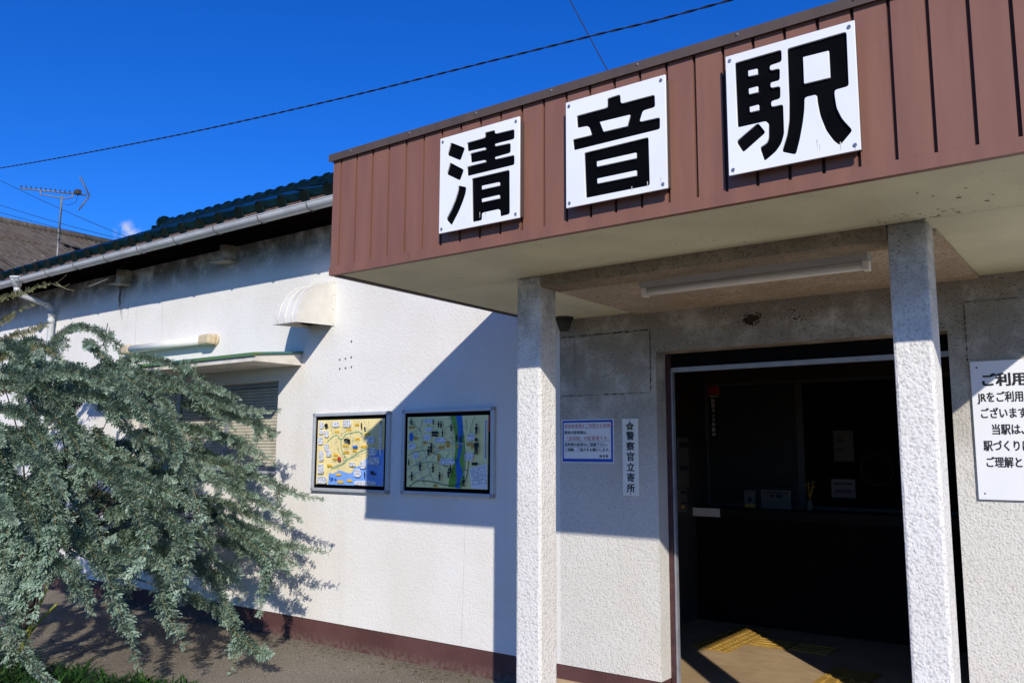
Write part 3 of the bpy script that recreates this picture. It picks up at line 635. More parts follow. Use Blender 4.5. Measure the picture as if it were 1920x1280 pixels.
TW, TL, TE = 0.28, 0.29, 0.2445
def tile_pts(eave):
    b = MB()
    us = [0, 0.012, 0.03, 0.05, 0.07, 0.09, 0.105, 0.13, 0.19, 0.25, 0.285]
    def hu(u):
        if u <= 0.105: return 0.058*math.sin(math.pi*u/0.105)**0.8 if 0 < u < 0.105 else 0.0
        return -0.012*math.sin(math.pi*(u-0.105)/0.18)
    def P3(u, v, h): return (u, v*CO-h*SI, v*SI+h*CO)
    top0 = [P3(u, 0, hu(u)+0.036) for u in us]; top1 = [P3(u, TL, hu(u)+0.012) for u in us]
    bot0 = [P3(u, 0, hu(u)+0.018) for u in us]
    n = len(us)
    b.add(top0+top1, [(i, i+1, n+i+1, n+i) for i in range(n-1)], True)
    b.add(top0+bot0, [(i, n+i, n+i+1, i+1) for i in range(n-1)])
    if eave:
        c = P3(0.0525, -0.012, 0.040)
        ring = [P3(0.0525+0.056*math.cos(a), -0.012, 0.040+0.056*math.sin(a)) for a in np.linspace(0, 2*math.pi, 14)[:-1]]
        ring2 = [P3(0.0525+0.056*math.cos(a), 0.03, 0.040+0.056*math.sin(a)) for a in np.linspace(0, 2*math.pi, 14)[:-1]]
        rin = [P3(0.0525+0.044*math.cos(a), -0.008, 0.040+0.044*math.sin(a)) for a in np.linspace(0, 2*math.pi, 14)[:-1]]
        k = 13
        b.add(ring+ring2+rin, [(i, (i+1) % k, k+(i+1) % k, k+i) for i in range(k)] + [(i, 2*k+i, 2*k+(i+1) % k, (i+1) % k) for i in range(k)] + [tuple(2*k+i for i in range(k))])
    return b
tile_me = tile_pts(False).mesh('roof_tile'); eave_me = tile_pts(True).mesh('roof_tile')
X0 = -13.02; Y0, Z0 = 4.205, 3.463
rest = MB(); tb = tile_pts(False); te = tile_pts(True)
for row in range(15):
    for col in range(56):
        x = X0+col*TW; y = Y0+row*TE*CO; z = Z0+row*TE*SI
        if col < 34 and row < 7:
            o = inst('roof_tile', eave_me if row == 0 else tile_me, B, (x, y, z), m_glaze)
            o.rotation_euler = (rng.normal()*0.006, rng.normal()*0.006, rng.normal()*0.008)
        else:
            s = te if row == 0 else tb
            rest.add([(p[0]+x, p[1]+y, p[2]+z) for p in s.v], s.f)
o = part('distant_roof_tiles', rest, m_glaze, B); o['kind'] = 'stuff'

b = MB()
for i, (dy, z0, z1) in enumerate(((0.16,5.06,5.125),(0.135,5.128,5.165),(0.115,5.168,5.205))):
    b.box(-12.72, 2.72, 7.5-dy, 7.5+dy, z0, z1)
part('ridge_course', b, m_glaze, B)
def ridge_cap():
    b = MB(); n = 10
    def ring(x, r, z): return [(x, r*math.cos(math.pi*j/n), z+r*math.sin(math.pi*j/n)) for j in range(n+1)]
    rings = [ring(0, 0.085, 0), ring(0.19, 0.085, 0), ring(0.195, 0.105, 0), ring(0.245, 0.105, 0), ring(0.25, 0.085, 0)]
    vs = [p for r in rings for p in r]; m = n+1
    b.add(vs, [(i*m+j, i*m+j+1, (i+1)*m+j+1, (i+1)*m+j) for i in range(4) for j in range(n)])
    b.add(rings[0], [tuple(range(m))])
    return b.mesh('ridge_tile')
rm = ridge_cap()
for i in range(61): inst('ridge_tile', rm, B, (-12.70+i*0.252, 7.5, 5.207), m_glaze)
b = MB()
b.tube([(-12.76,7.5,5.235),(-12.70,7.5,5.235)], 0.135, 16, True, False)
b.tube([(-12.79,7.5,5.235),(-12.76,7.5,5.235)], 0.09, 14, True, False)
b.box(-12.78, -12.71, 7.30, 7.70, 5.04, 5.17)
for s in (-1, 1):
    b.tube([(-12.78,7.5+s*0.19,5.06),(-12.72,7.5+s*0.19,5.06)], 0.055, 10, True, False)
    b.tube([(-12.80,7.5+s*0.10,5.13),(-12.74,7.5+s*0.10,5.13)], 0.05, 10, True, False)
part('ridge_end_tile', b, m_glaze, B)

b = MB(); n = 12; r, t = 0.053, 0.003; cy, cz = 4.178, 3.412
out = [(cy-r*math.cos(math.pi*j/n), cz-r*math.sin(math.pi*j/n)) for j in range(n+1)]
inn = [(cy-(r-t)*math.cos(math.pi*j/n), cz-(r-t)*math.sin(math.pi*j/n)) for j in range(n+1)][::-1]
b.prism(out+inn, 'x', -13.1, 2.8)
b.tube([(-13.1,cy-r,cz+0.001),(2.8,cy-r,cz+0.001)], 0.0055, 6)
for x in (-11.2, -7.5, -3.8):
    o2 = [(cy-(r+0.003)*math.cos(math.pi*j/n), cz-(r+0.003)*math.sin(math.pi*j/n)) for j in range(n+1)]
    i2 = [(cy-(r+0.0005)*math.cos(math.pi*j/n), cz-(r+0.0005)*math.sin(math.pi*j/n)) for j in range(n+1)][::-1]
    b.prism(o2+i2, 'x', x-0.06, x+0.06)
gut = part('gutter', b, m_pvc, B)
b = MB(); b.tube([(0, -(r+0.005)*math.cos(a), -(r+0.005)*math.sin(a)) for a in np.linspace(-0.1, math.pi*0.95, 12)], 0.0045, 5)
b.tube([(0, -r*math.cos(math.pi*0.95)*1.0, -(r+0.004)*math.sin(math.pi*0.95)), (0, 0.062, 0.01)], 0.004, 5)
bm_ = b.mesh('bracket')
for i in range(26): inst('bracket', bm_, gut, (-12.9+i*0.605, cy, cz), m_bracket)

b = MB()
b.tube([(-10.04,4.178,3.445),(-10.04,4.178,3.42)], 0.078, 14); b.tube([(-10.04,4.178,3.42),(-10.04,4.178,3.40),(-10.04,4.182,3.33)], [0.074,0.06,0.042], 14)
b.tube([(-10.04,4.182,3.33),(-10.045,4.19,3.29),(-10.045,4.22,3.255),(-10.05,4.50,3.19),(-10.05,4.56,3.165),(-10.05,4.585,3.10),(-10.05,4.585,0.15)], 0.034, 12)
for z in (3.10, 3.02, 1.9, 0.9): b.tube([(-10.05,4.585,z),(-10.05,4.585,z-0.05)], 0.039, 12)
b.tube([(-10.045,4.195,3.285),(-10.045,4.23,3.25)], 0.039, 12); b.tube([(-10.05,4.50,3.19),(-10.05,4.545,3.175)], 0.039, 12)
dp = part('downpipe', b, m_pvc, B)

# pipe vents below the eaves
for i, x in enumerate((-6.70, -8.52)):
    loc = (x, W, 3.38)
    b = MB()
    b.tube([(x,4.58,3.398),(x,4.58,3.30),(x,4.575,3.25)], [0.062,0.062,0.066], 14)
    b.box(x-0.062, x+0.062, 4.58, W-0.001, 3.27, 3.398)
    b.prism([(x-0.19,3.262),(x-0.03,3.240),(x+0.075,3.240),(x+0.075,3.262)], 'y', 4.51, W-0.002)
    v = part('eave_vent', b, m_vent, B)
b = MB()
for _ in range(7): b.tube([(-8.60+rng.normal(0,0.012),4.62,3.25),(-8.60+rng.normal(0,0.02),4.60,3.12),(-8.58+rng.normal(0,0.02),4.62,3.0+rng.normal(0,0.04))], [0.004,0.004,0.001], 5)
o = part('hanging_straw', b, plain('grey_straw',(0.16,0.14,0.11),0.9), B); o['kind'] = 'stuff'
b = MB(); b.tube([(-8.80,4.60,2.86),(-8.88,4.61,2.62)], 0.006, 5); part('thin_wire_stub', b, m_bracket, B)
b = MB(); b.tube([(-9.15,4.55,3.30),(-8.75,4.55,3.335)], 0.012, 6); part('conduit_piece', b, m_cream, B)

# ---- entrance canopy (posts, beam, cladding)
YF = 2.777; XL, XR = -3.188, 0.075
b = MB(); b.prism([(YF+0.014,2.400),(4.648,2.400),(4.648,2.70),(YF+0.014,2.982)], 'x', XL+0.008, XR-0.008)
can = part('entrance_canopy', b, m_groove, B)
b = MB(); b.box(XL+0.045, XR-0.045, YF+0.024, 3.398, 2.376, 2.3985); part('soffit_board', b, m_soffit, can)
b = MB(); b.box(XL+0.045, XR-0.045, 3.401, 4.648, 2.376, 2.3985)
part('soffit_board', b, m_soffit, can)
b = MB()
b.box(XL+0.004, XL+0.043, YF+0.026, 4.645, 2.370, 2.398); part('soffit_edge_trim', b, m_browncap, can)
b = MB(); b.box(XR-0.043, XR-0.004, YF+0.026, 4.645, 2.370, 2.398)
part('soffit_edge_trim', b, m_browncap, can)
for xs in (XL, XR-0.007):
    b = MB(); b.prism([(YF+0.027,2.372),(4.646,2.374),(4.646,2.752),(YF+0.027,2.964)], 'x', xs, xs+0.007)
    part('side_panel', b, m_brown, can)
    b = MB(); b.prism([(YF+0.06,2.966),(4.646,2.754),(4.646,2.780),(YF+0.06,2.996)], 'x', xs-0.012, xs+0.03); part('side_cap', b, m_browncap, can)
b = MB(); b.box(XL-0.004, XR+0.004, YF-0.006, YF+0.022, 2.3725, 2.4185); part('bottom_trim', b, m_brown, can)
b = MB(); b.box(XL-0.022, XR+0.022, YF-0.014, YF+0.055, 2.9665, 2.998); b.box(XL-0.022, XR+0.022, YF-0.016, YF-0.014, 2.960, 2.998)
part('top_cap', b, m_browncap, can)
PW = 0.1122
xs = [XL]+[-3.131+PW*i for i in range(29)]+[XR]
xs = [x for x in xs if x <= XR]
pm_cache = {}
for i in range(len(xs)-1):
    a, c = xs[i]+(0.006 if i else 0), xs[i+1]-0.006
    w = round(c-a, 4)
    if w < 0.02: continue
    if w not in pm_cache:
        b = MB(); b.add([(0,0,2.4205),(w,0,2.4205),(w,0,2.9645),(0,0,2.9645),(0.0,0.0135,2.4205),(w,0.0135,2.4205),(w,0.0135,2.9645),(0,0.0135,2.9645)],
            [(0,1,2,3),(0,4,5,1),(1,5,6,2),(2,6,7,3),(3,7,4,0)])
        pm_cache[w] = b.mesh('cladding_panel')
    inst('cladding_panel', pm_cache[w], can, (a, YF+rng.normal()*0.0006, 0), m_brown)
b = MB(); b.dome((0,0,0), 0.007, 0.004, 8, 2, 'y', -1); sm = b.mesh('screw')
for x in np.arange(-3.05, 0.05, 0.40): inst('screw', sm, can, (x, YF-0.0162, 2.985), m_bracket)
for i, (xa, xb, ya, yb) in enumerate(((-2.483,-2.338,3.39,3.535),(-0.7235,-0.586,3.39,3.54))):
    b = MB(); b.cbox(xa, xb, ya, yb, 0.0905, 2.3755, 0.012); part('post', b, m_post, can)
b = MB(); b.box(-2.337, -0.7245, 3.392, 3.56, 2.318, 2.3755); part('beam', b, m_beam, can)
b = MB(); b.box(-2.47, -0.578, 3.562, 4.648, 2.362, 2.3755); part('porch_ceiling', b, m_pceil, can)

# ---- doorway
b = MB(); b.box(-2.347, -2.318, 4.775, 4.83, 0.0905, 2.116); df = part('door_jamb', b, m_maroon, B)
b = MB(); b.box(-0.750, -0.737, 4.80, 4.83, 0.0905, 2.116); part('door_jamb', b, m_dark, B)
b = MB(); b.box(-2.316, -0.752, 4.80, 4.99, 2.030, 2.116); part('shutter_box', b, m_dark, B)
b = MB(); b.box(-2.300, -0.752, 4.775, 4.798, 2.000, 2.028); part('transom_rail', b, m_aludark, B)
b = MB(); b.box(-2.317, -2.304, 4.785, 4.815, 0.0905, 2.028); part('guide_rail', b, m_aludark, df)

# ---- lobby
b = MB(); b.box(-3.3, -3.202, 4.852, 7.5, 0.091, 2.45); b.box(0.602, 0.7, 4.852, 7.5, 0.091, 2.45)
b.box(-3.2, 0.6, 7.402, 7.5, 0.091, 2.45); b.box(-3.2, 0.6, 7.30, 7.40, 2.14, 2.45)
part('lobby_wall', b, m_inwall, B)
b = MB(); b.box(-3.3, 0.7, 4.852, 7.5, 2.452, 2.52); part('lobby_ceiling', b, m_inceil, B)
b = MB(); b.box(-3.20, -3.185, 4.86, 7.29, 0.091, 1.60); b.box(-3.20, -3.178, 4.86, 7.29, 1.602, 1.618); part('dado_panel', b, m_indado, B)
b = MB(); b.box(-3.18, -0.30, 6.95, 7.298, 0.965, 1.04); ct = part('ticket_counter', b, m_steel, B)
b = MB(); b.box(-3.178, -2.93, 6.944, 6.949, 0.967, 1.038); part('painted_reflection', b, m_cream, ct)  # pale plate added to imitate light reflected on the counter's left end
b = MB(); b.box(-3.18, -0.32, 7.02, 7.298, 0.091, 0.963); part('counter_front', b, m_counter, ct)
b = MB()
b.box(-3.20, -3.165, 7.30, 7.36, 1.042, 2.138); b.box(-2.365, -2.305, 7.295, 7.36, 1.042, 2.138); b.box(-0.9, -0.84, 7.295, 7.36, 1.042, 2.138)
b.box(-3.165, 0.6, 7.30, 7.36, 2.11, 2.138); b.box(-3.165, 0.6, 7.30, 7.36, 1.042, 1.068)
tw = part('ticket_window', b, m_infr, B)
b = MB()
for i in range(48):
    z = 1.069+i*0.0216
    b.prism([(7.335,z),(7.329,z+0.005),(7.329,z+0.016),(7.335,z+0.021),(7.342,z+0.021),(7.342,z)], 'x', -3.164, -2.366)
part('ticket_shutter', b, m_shut, tw)
b = MB(); b.box(-2.304, -0.901, 7.335, 7.345, 1.069, 2.109); b.box(-0.839, 0.6, 7.335, 7.345, 1.069, 2.109); part('dark_pane', b, m_dark, tw)
b = MB(); b.tube([(-1.737+0.125*math.cos(a), 7.33, 1.38+0.125*math.sin(a)) for a in np.linspace(0, 2*math.pi, 29)], 0.004, 5); part('speaking_ring', b, m_shut, tw)

# ------------------------------------------------------------------ three kanji signboards on the fascia
names = ('white signboard with the cut out black character 清, left of the three on the brown fascia',
         'white signboard with the cut out black character 音, between the other two on the brown fascia',
         'white signboard with the cut out black character 駅, nearest the right end of the brown fascia')
m_streak = plain('pale_rust_streak', (0.60, 0.53, 0.45), 0.6)
scr = MB(); scr.disc((0,-0.003,0), 0.0065, 'y', 10, 0.003); scr.box(-0.0045,0.0045,-0.0042,-0.003,-0.001,0.001); scr_me = scr.mesh('screw')
for (cx, polys, holes), lab in zip(KANJI, names):
    t = thing('kanji_signboard', lab, 'signboard', (cx, 2.777, 2.6795), 'kanji signboards on the canopy fascia')
    me = plate_mesh('face_plate', 0.439, 0.437, polys, holes, 0.009)
    link('face_plate', me, m_signwhite, t, Vector((0, 2.740-2.777, 0)))
    b = MB(); b.box(cx-0.215, cx+0.215, 2.7403, 2.7425, 2.6795-0.2145, 2.6795+0.2145); part('black_character_panel', b, m_black, t)
    b = MB(); b.box(cx-0.208, cx+0.213, 2.743, 2.7765, 2.6795-0.207, 2.6795+0.207); part('back_box', b, m_browncap, t)
    b = MB()
    for _ in range(5):
        x = cx+rng.uniform(-0.20, 0.20) if _ > 1 else cx+(-0.203, 0.203)[_]; z = 2.6795-0.202 if _ < 2 else 2.6795-rng.uniform(0.15, 0.19)
        l_ = rng.uniform(0.012, 0.016) if _ < 2 else rng.uniform(0.02, 0.03); w_ = rng.uniform(0.0012, 0.0025)
        b.add([(x-w_,2.7307-0.00002*_,z),(x+w_,2.7307-0.00002*_,z),(x+w_*0.3,2.7307-0.00002*_,z-l_),(x-w_*0.3,2.7307-0.00002*_,z-l_)], [(0,1,2,3)])
    part('rust_streaks', b, m_streak, t)['kind'] = 'stuff'
    for sx in (-0.203, 0.203):
        for sz in (-0.200, 0.200):
            inst('screw', scr_me, t, (cx+sx, 2.7309, 2.6795+sz), m_screw)

# ------------------------------------------------------------------ two map boards
def ribbon(b, pts, w, y, S):
    """flat ribbon polyline in sheet coordinates (metres) at depth y"""
    pts = [Vector(S(p)) for p in pts]
    # smooth a little
    q = []
    for i in range(len(pts)-1):
        p0 = pts[max(0, i-1)]; p1, p2 = pts[i], pts[i+1]; p3 = pts[min(len(pts)-1, i+2)]
        for k in range(4):
            s = k/4
            q.append(0.5*((2*p1)+(p2-p0)*s+(2*p0-5*p1+4*p2-p3)*s*s+(3*p1-p0-3*p2+p3)*s**3))
    q.append(pts[-1]); vs = []
    for i, p in enumerate(q):
        d = (q[min(i+1, len(q)-1)]-q[max(i-1, 0)]).normalized(); nn = Vector((-d.y, d.x))*w/2
        vs += [(p.x+nn.x, y, p.y+nn.y), (p.x-nn.x, y, p.y-nn.y)]
    b.add(vs, [(2*i, 2*i+1, 2*i+3, 2*i+2) for i in range(len(q)-1)])
def flat(b, poly, y):
    from mathutils.geometry import tessellate_polygon
    b.add([(p[0], y, p[1]) for p in poly], [tuple(t) for t in tessellate_polygon([[Vector((p[0], p[1], 0)) for p in poly]])])
def blob(b, x0, z0, x1, z1, y, k=4.0, n=20):
    poly = []
    cx, cz, rx, rz = (x0+x1)/2, (z0+z1)/2, (x1-x0)/2, (z1-z0)/2
    for i in range(n):
        a = 2*math.pi*i/n; c, s = math.cos(a), math.sin(a)
        m = (abs(c)**k+abs(s)**k)**(-1/k); poly.append((cx+rx*c*m, cz+rz*s*m))
    b.add([(p[0], y, p[1]) for p in poly], [tuple(range(n))])
def dashes(b, x0, z0, x1, z1, y, lh=0.011, dens=0.75):
    z = z1-lh*0.8
    while z > z0+lh*0.4:
        x = x0+0.005
        while x < x1-0.006:
            w = rng.uniform(0.003, 0.006)
            if rng.random() < dens: b.add([(x,y,z-lh*0.25),(x+w,y,z-lh*0.25),(x+w,y,z+lh*0.25),(x,y,z+lh*0.25)], [(0,1,2,3)])
            x += w+0.0018
        z -= lh
def figure(b, x, z, h, y):
    w = h*0.17
    blob(b, x-w*0.7, z+h*0.28, x+w*0.7, z+h*0.52, y, 2.2, 10)
    s = rng.choice((-1, 1))
    flat(b, [(x-w,z+h*0.22),(x+w*0.9,z+h*0.24),(x+w*1.3*s if s > 0 else x+w,z),(x+w*0.7,z-h*0.08),(x+w*0.9,z-h*0.5),(x+w*0.15,z-h*0.5),(x,z-h*0.2),(x-w*0.2,z-h*0.5),(x-w*0.9,z-h*0.5),(x-w*0.7,z-h*0.08),(x-w*1.2,z)], y)

def map_board(x0, x1, z0, z1, label, which):
    t = thing('map_board', label, 'map board', ((x0+x1)/2, W, (z0+z1)/2), 'illustrated maps on the white wall')
    fr = MB(); f = 0.026
    for (a, c, d, e) in ((x0,x1,z1-f,z1),(x0,x1,z0,z0+f)):
        fr = MB(); fr.cbox(a+f*0.9, c-f*0.9, 4.615, 4.648, d, e, 0.004); part('frame_bar', fr, m_alu, t)
    for (a, c) in ((x0,x0+f),(x1-f,x1)):
        fr = MB(); fr.cbox(a, c, 4.615, 4.648, z0+f*0.9, z1-f*0.9, 0.004); part('frame_bar', fr, m_alu, t)
    for (a, c) in ((x0,z0),(x0,z1),(x1,z0),(x1,z1)):
        sx = 1 if a == x0 else -1; sz = 1 if c == z0 else -1
        xa, xb = sorted((a-sx*0.002, a+sx*f*1.05)); za, zb = sorted((c-sz*0.002, c+sz*f*1.05))
        b = MB(); b.cbox(xa, xb, 4.612, 4.649, za, zb, 0.008); part('corner_cap', b, m_aludark, t)
    b = MB(); b.box(x0+f, x1-f, 4.630, 4.640, z0+f, z1-f); part('black_border', b, m_black, t)
    a0, a1, c0, c1 = x0+0.050, x1-0.053, z0+0.054, z1-0.055
    sw, sh = a1-a0, c1-c0
    S = lambda p: (a0+sw*p[0], c0+sh*p[1])
    y = 4.6285
    b = MB(); b.box(a0, a1, y, 4.6298, c0, c1)
    sheet = part('map_sheet', b, m_land if which == 1 else m_land2, t)
    lay = [y]
    def up(): lay[0] -= 0.0004; return lay[0]
    def polys(name, data, mat):
        yy = up()
        for q in data:
            b = MB(); flat(b, [S((min(1, max(0, p[0])), min(1, max(0, p[1])))) for p in q], yy); part(name, b, mat, sheet)
    def lines(name, data, mat, w):
        for q in data:
            b = MB(); ribbon(b, q, w, up(), S); part(name, b, mat, sheet)
    def boxes(name, data, mat, k=5.0, text=None, dens=0.75):
        tx = MB()
        for (p, q, r_, s_) in data:
            xa, za = S((max(0.004, p), max(0.006, q))); xb, zb = S((min(0.996, r_), min(0.994, s_)))
            b = MB(); blob(b, xa, za, xb, zb, up(), k); part(name, b, mat, sheet)
            if text is not None: dashes(tx, xa, za, xb, zb, lay[0]-0.0003, dens=dens)
        if text is not None: part('small_print', tx, text, sheet)['kind'] = 'stuff'
        up()
    if which == 1:
        polys('printed_sea', M1_SEA, m_sea)
        lines('printed_road', M1_GREEN, m_rdg, 0.010)
        lines('printed_railway', M1_RAIL, m_road, 0.0035)
        boxes('yellow_label', M1_YEL, m_yel, 4, m_red, 0.6)
        boxes('white_label', M1_LAB, m_lab, 4, m_ink, 0.6)
        boxes('printed_boat', M1_BLUE, m_riv, 2)
        boxes('printed_figure', M1_DARK, m_ink, 2)
        b = MB(); blob(b, *S((0.355,0.37)), *S((0.412,0.43)), up(), 2); part('red_marker', b, m_red, sheet)
        b = MB(); yy = up()
        for _ in range(80):
            u, v = rng.uniform(0.2, 0.8), rng.uniform(0.25, 0.95); q = S((u, v)); dashes(b, q[0], q[1], q[0]+rng.uniform(0.025, 0.05), q[1]+0.014, yy, 0.007, 0.7)
        part('small_print', b, m_road, sheet)['kind'] = 'stuff'
        b = MB(); yy = up()
        for _ in range(26):
            u, v = rng.uniform(0.05, 0.95), rng.uniform(0.1, 0.97); q = S((u, v)); blob(b, q[0]-0.004, q[1]-0.005, q[0]+0.004, q[1]+0.005, yy-0.00001*_, 2, 8)
        part('printed_dots', b, m_ink, sheet)['kind'] = 'stuff'
    else:
        polys('printed_riverbank', M2_GREEN, m_grn); polys('printed_river', M2_BLUE, m_riv)
        lines('printed_road', M2_ROAD, m_road, 0.006); lines('printed_railway', M2_RAIL, m_ink, 0.005)
        polys('white_note', M2_NOTE, m_lab)
        b = MB(); yy = up()
        for i in range(9):
            z = 0.27-0.026*i
            for k in range(9):
                if rng.random() < 0.8:
                    p = S((0.808+0.019*k+0.003*i, z+0.0035*k)); b.add([(p[0],yy,p[1]-0.003),(p[0]+0.009,yy,p[1]-0.002),(p[0]+0.009,yy,p[1]+0.003),(p[0],yy,p[1]+0.002)], [(0,1,2,3)])
        for k in range(15):
            p = S((0.977, 0.91-0.034*k)); b.add([(p[0]-0.006,yy,p[1]-0.005),(p[0]+0.006,yy,p[1]-0.005),(p[0]+0.006,yy,p[1]+0.005),(p[0]-0.006,yy,p[1]+0.005)], [(0,1,2,3)])
        part('small_print', b, m_ink, sheet)['kind'] = 'stuff'
        lines('printed_path', [[(0.02,0.93),(0.10,0.88),(0.16,0.82)],[(0.25,0.98),(0.30,0.80),(0.40,0.70)],[(0.02,0.45),(0.20,0.52),(0.35,0.48),(0.50,0.40)],[(0.10,0.30),(0.30,0.36),(0.52,0.30)],[(0.60,0.20),(0.50,0.35),(0.55,0.50)],[(0.85,0.98),(0.80,0.80),(0.82,0.60)]], m_rdg, 0.005)
        b = MB(); yy = up()
        for _ in range(75):
            u, v = rng.uniform(0.02, 0.75), rng.uniform(0.05, 0.95); q = S((u, v)); dashes(b, q[0], q[1], q[0]+rng.uniform(0.02, 0.05), q[1]+0.014, yy, 0.007, 0.7)
        part('small_print', b, m_ink, sheet)['kind'] = 'stuff'
        boxes('orange_label', M2_ORANGE, m_orange, 5, m_ink, 0.35)
        boxes('white_label', M2_LAB, m_lab, 4, m_ink, 0.6)
        boxes('printed_train', M2_DARK, m_ink, 5)
        for (u, v, h) in M2_FIG:
            b = MB(); figure(b, *S((u, v)), h*sh, up()); part('printed_figure', b, m_ink, sheet)
        b = MB(); p, q = S((1.002, 0.77)), S((1.02, 0.995)); b.box(p[0], q[0], 4.6280, 4.6298, p[1], q[1]); part('red_tab', b, m_redst, sheet)
map_board(-5.452, -4.585, 1.192, 1.815, 'framed map with cream land and blue sea, its left half in sun', 1)
map_board(-4.446, -3.578, 1.197, 1.818, 'framed walking map with a blue river and little figures, in shade beside the entrance post', 2)

# ------------------------------------------------------------------ notices on the porch wall
def text_part(name, parent, body, x, z, size, mat, y, **k):
    return inst(name, text_mesh(name, body, size, **k), parent, (x, y, z), mat)

t = thing('parking_notice', 'paper notice with blue border and red lines about parking, beside the entrance post', 'notice', (-2.84, W, 1.58))
x0, x1, z0, z1 = -3.034, -2.646, 1.441, 1.717
b = MB(); b.box(x0, x1, W-0.004, W-0.001, z0, z1); part('paper', b, m_paper, t)
b = MB(); y = W-0.0046; e = 0.006; f = 0.014
for q in ((x0+e,x1-e,z1-e-f,z1-e),(x0+e,x1-e,z0+e,z0+e+f+0.006),(x0+e,x0+e+f-0.004,z0+e+f+0.006,z1-e-f),(x1-e-f,x1-e,z0+e+f+0.006,z1-e-f)):
    b = MB(); b.box(q[0], q[1], y, W-0.0041, q[2], q[3]); part('blue_border', b, m_blue, t)
yy = W-0.0042
tx = (('駅前駐車場をご利用のお客様へ', 1.667, 0.0262, m_red, 0.0), ('駅前の駐車場は、', 1.625, 0.0235, m_ink, 0.0004), ('「送迎用」の駐車場です。', 1.585, 0.0290, m_red, 0.0), ('長時間の駐車はご遠慮下さい。', 1.548, 0.0240, m_ink, 0.0004), ('ご理解、ご協力をお願いします。', 1.515, 0.0235, m_ink, 0.0004))
for s, z, sz, mt, bo in tx: text_part('lettering', t, s, x0+0.022, z, sz, mt, yy, bold=bo)
text_part('lettering', t, '清 音 駅', x1-0.105, 1.477, 0.018, m_ink, yy, bold=0.0006)
for z, xe, th in ((1.661,x1-0.03,0.0016),(1.578,x1-0.028,0.0016),(1.542,x1-0.06,0.0014)):
    b = MB(); b.box(x0+0.02, xe, yy-0.0005, yy, z-th/2, z+th/2); part('underline', b, m_ink, t)

t = thing('police_plate', 'narrow ivory plate with emblem and vertical black characters beside the doorway', 'sign', (-2.53, W, 1.48))
x0, x1, z0, z1 = -2.583, -2.472, 1.245, 1.715
b = MB(); b.cbox(x0, x1, W-0.010, W-0.001, z0, z1, 0.002); part('plate', b, m_ivory, t)
pol = []
for i in range(20):
    a = math.pi/2+2*math.pi*i/20; rr = (0.028, 0.023, 0.017, 0.023)[i % 4]; pol.append((rr*math.cos(a), rr*math.sin(a)))
b = MB(); b.prism([(p[0]+(x0+x1)/2, p[1]+1.667) for p in pol], 'y', W-0.0125, W-0.0102); em = part('emblem', b, m_emblem, t)
b = MB(); b.dome(((x0+x1)/2, W-0.0126, 1.667), 0.008, 0.003, 8, 2, 'y', -1); part('emblem_boss', b, m_screw, em)
for i, ch in enumerate('警察官立寄所'):
    text_part('lettering', t, ch, (x0+x1)/2+0.001, 1.588-i*0.0635, 0.056, m_ink, W-0.0102, bold=0.0017, align='CENTER')
b = MB(); b.dome((0,0,0), 0.004, 0.003, 8, 2, 'y', -1); pn = b.mesh('pin')
for z in (z0+0.012, z1-0.010): inst('pin', pn, t, ((x0+x1)/2, W-0.0102, z), m_black)

t = thing('passenger_notice', 'large white sign with black lines of Japanese writing right of the doorway, partly in sun', 'sign', (-0.3, W-0.004, 1.6))
x0, x1, z0, z1 = -0.643, 0.10, 1.290, 1.952
b = MB(); b.cbox(x0, x1, W-0.016, W-0.0045, z0, z1, 0.0015); part('plate', b, m_signwhite, t)
yy = W-0.0162
text_part('lettering', t, 'ご利用の', -0.603, 1.835, 0.066, m_ink, yy, bold=0.0028)
for i, s in enumerate(('JRをご利用い', 'ございます。', '　当駅は、明る', '駅づくりに努', 'ご理解とご協')):
    text_part('lettering', t, s, -0.617+(0.003*i), 1.757-0.0775*i, 0.0535, m_ink, yy, bold=0.0017, xs=0.74 if i != 2 else 0.76)
for px, pz in ((x0+0.028, z1-0.030), (x0+0.028, z0+0.028), (x1-0.028, z1-0.030), (x1-0.028, z0+0.028)): inst('pin', pn, t, (px, yy, pz), m_black)

# ------------------------------------------------------------------ lights, hood and fitting on the building
t = thing('fluorescent_light', 'white batten fluorescent light on the porch ceiling between the two posts', 'light', (-1.43, 3.80, 2.362))
b = MB(); b.prism([(3.755,2.3618),(3.845,2.3618),(3.835,2.335),(3.765,2.335)], 'x', -1.985, -0.885); part('tray', b, m_lampbody, t)
b = MB(); b.tube([(-1.955,3.80,2.311),(-0.915,3.80,2.311)], 0.0165, 12); part('tube', b, m_lamp, t)
for xa in (-1.985, -0.913): b = MB(); b.cbox(xa,xa+0.028,3.778,3.822,2.290,2.3345,0.004); part('lamp_holder', b, m_lamp, t)

t = thing('wall_light', 'cream tubular light with yellowed end cap on the wall above the window canopy', 'light', (-7.5, W, 2.54))
b = MB(); b.tube([(-8.25,4.578,2.540),(-7.02,4.578,2.540)], 0.041, 14); part('diffuser', b, m_lamp, t)
for xa in (-7.03, -8.42): b = MB(); b.cbox(xa,xa+0.17,4.535,4.632,2.492,2.588,0.022); part('end_cap', b, m_lampold, t)
b = MB(); b.box(-8.40,-6.88,4.62,4.648,2.515,2.565); part('base_plate', b, m_cream, t)
b = MB(); b.tube([(-6.90,4.630,2.54),(-6.90,4.648,2.54)], 0.055, 14); part('mount', b, m_lampold, t)

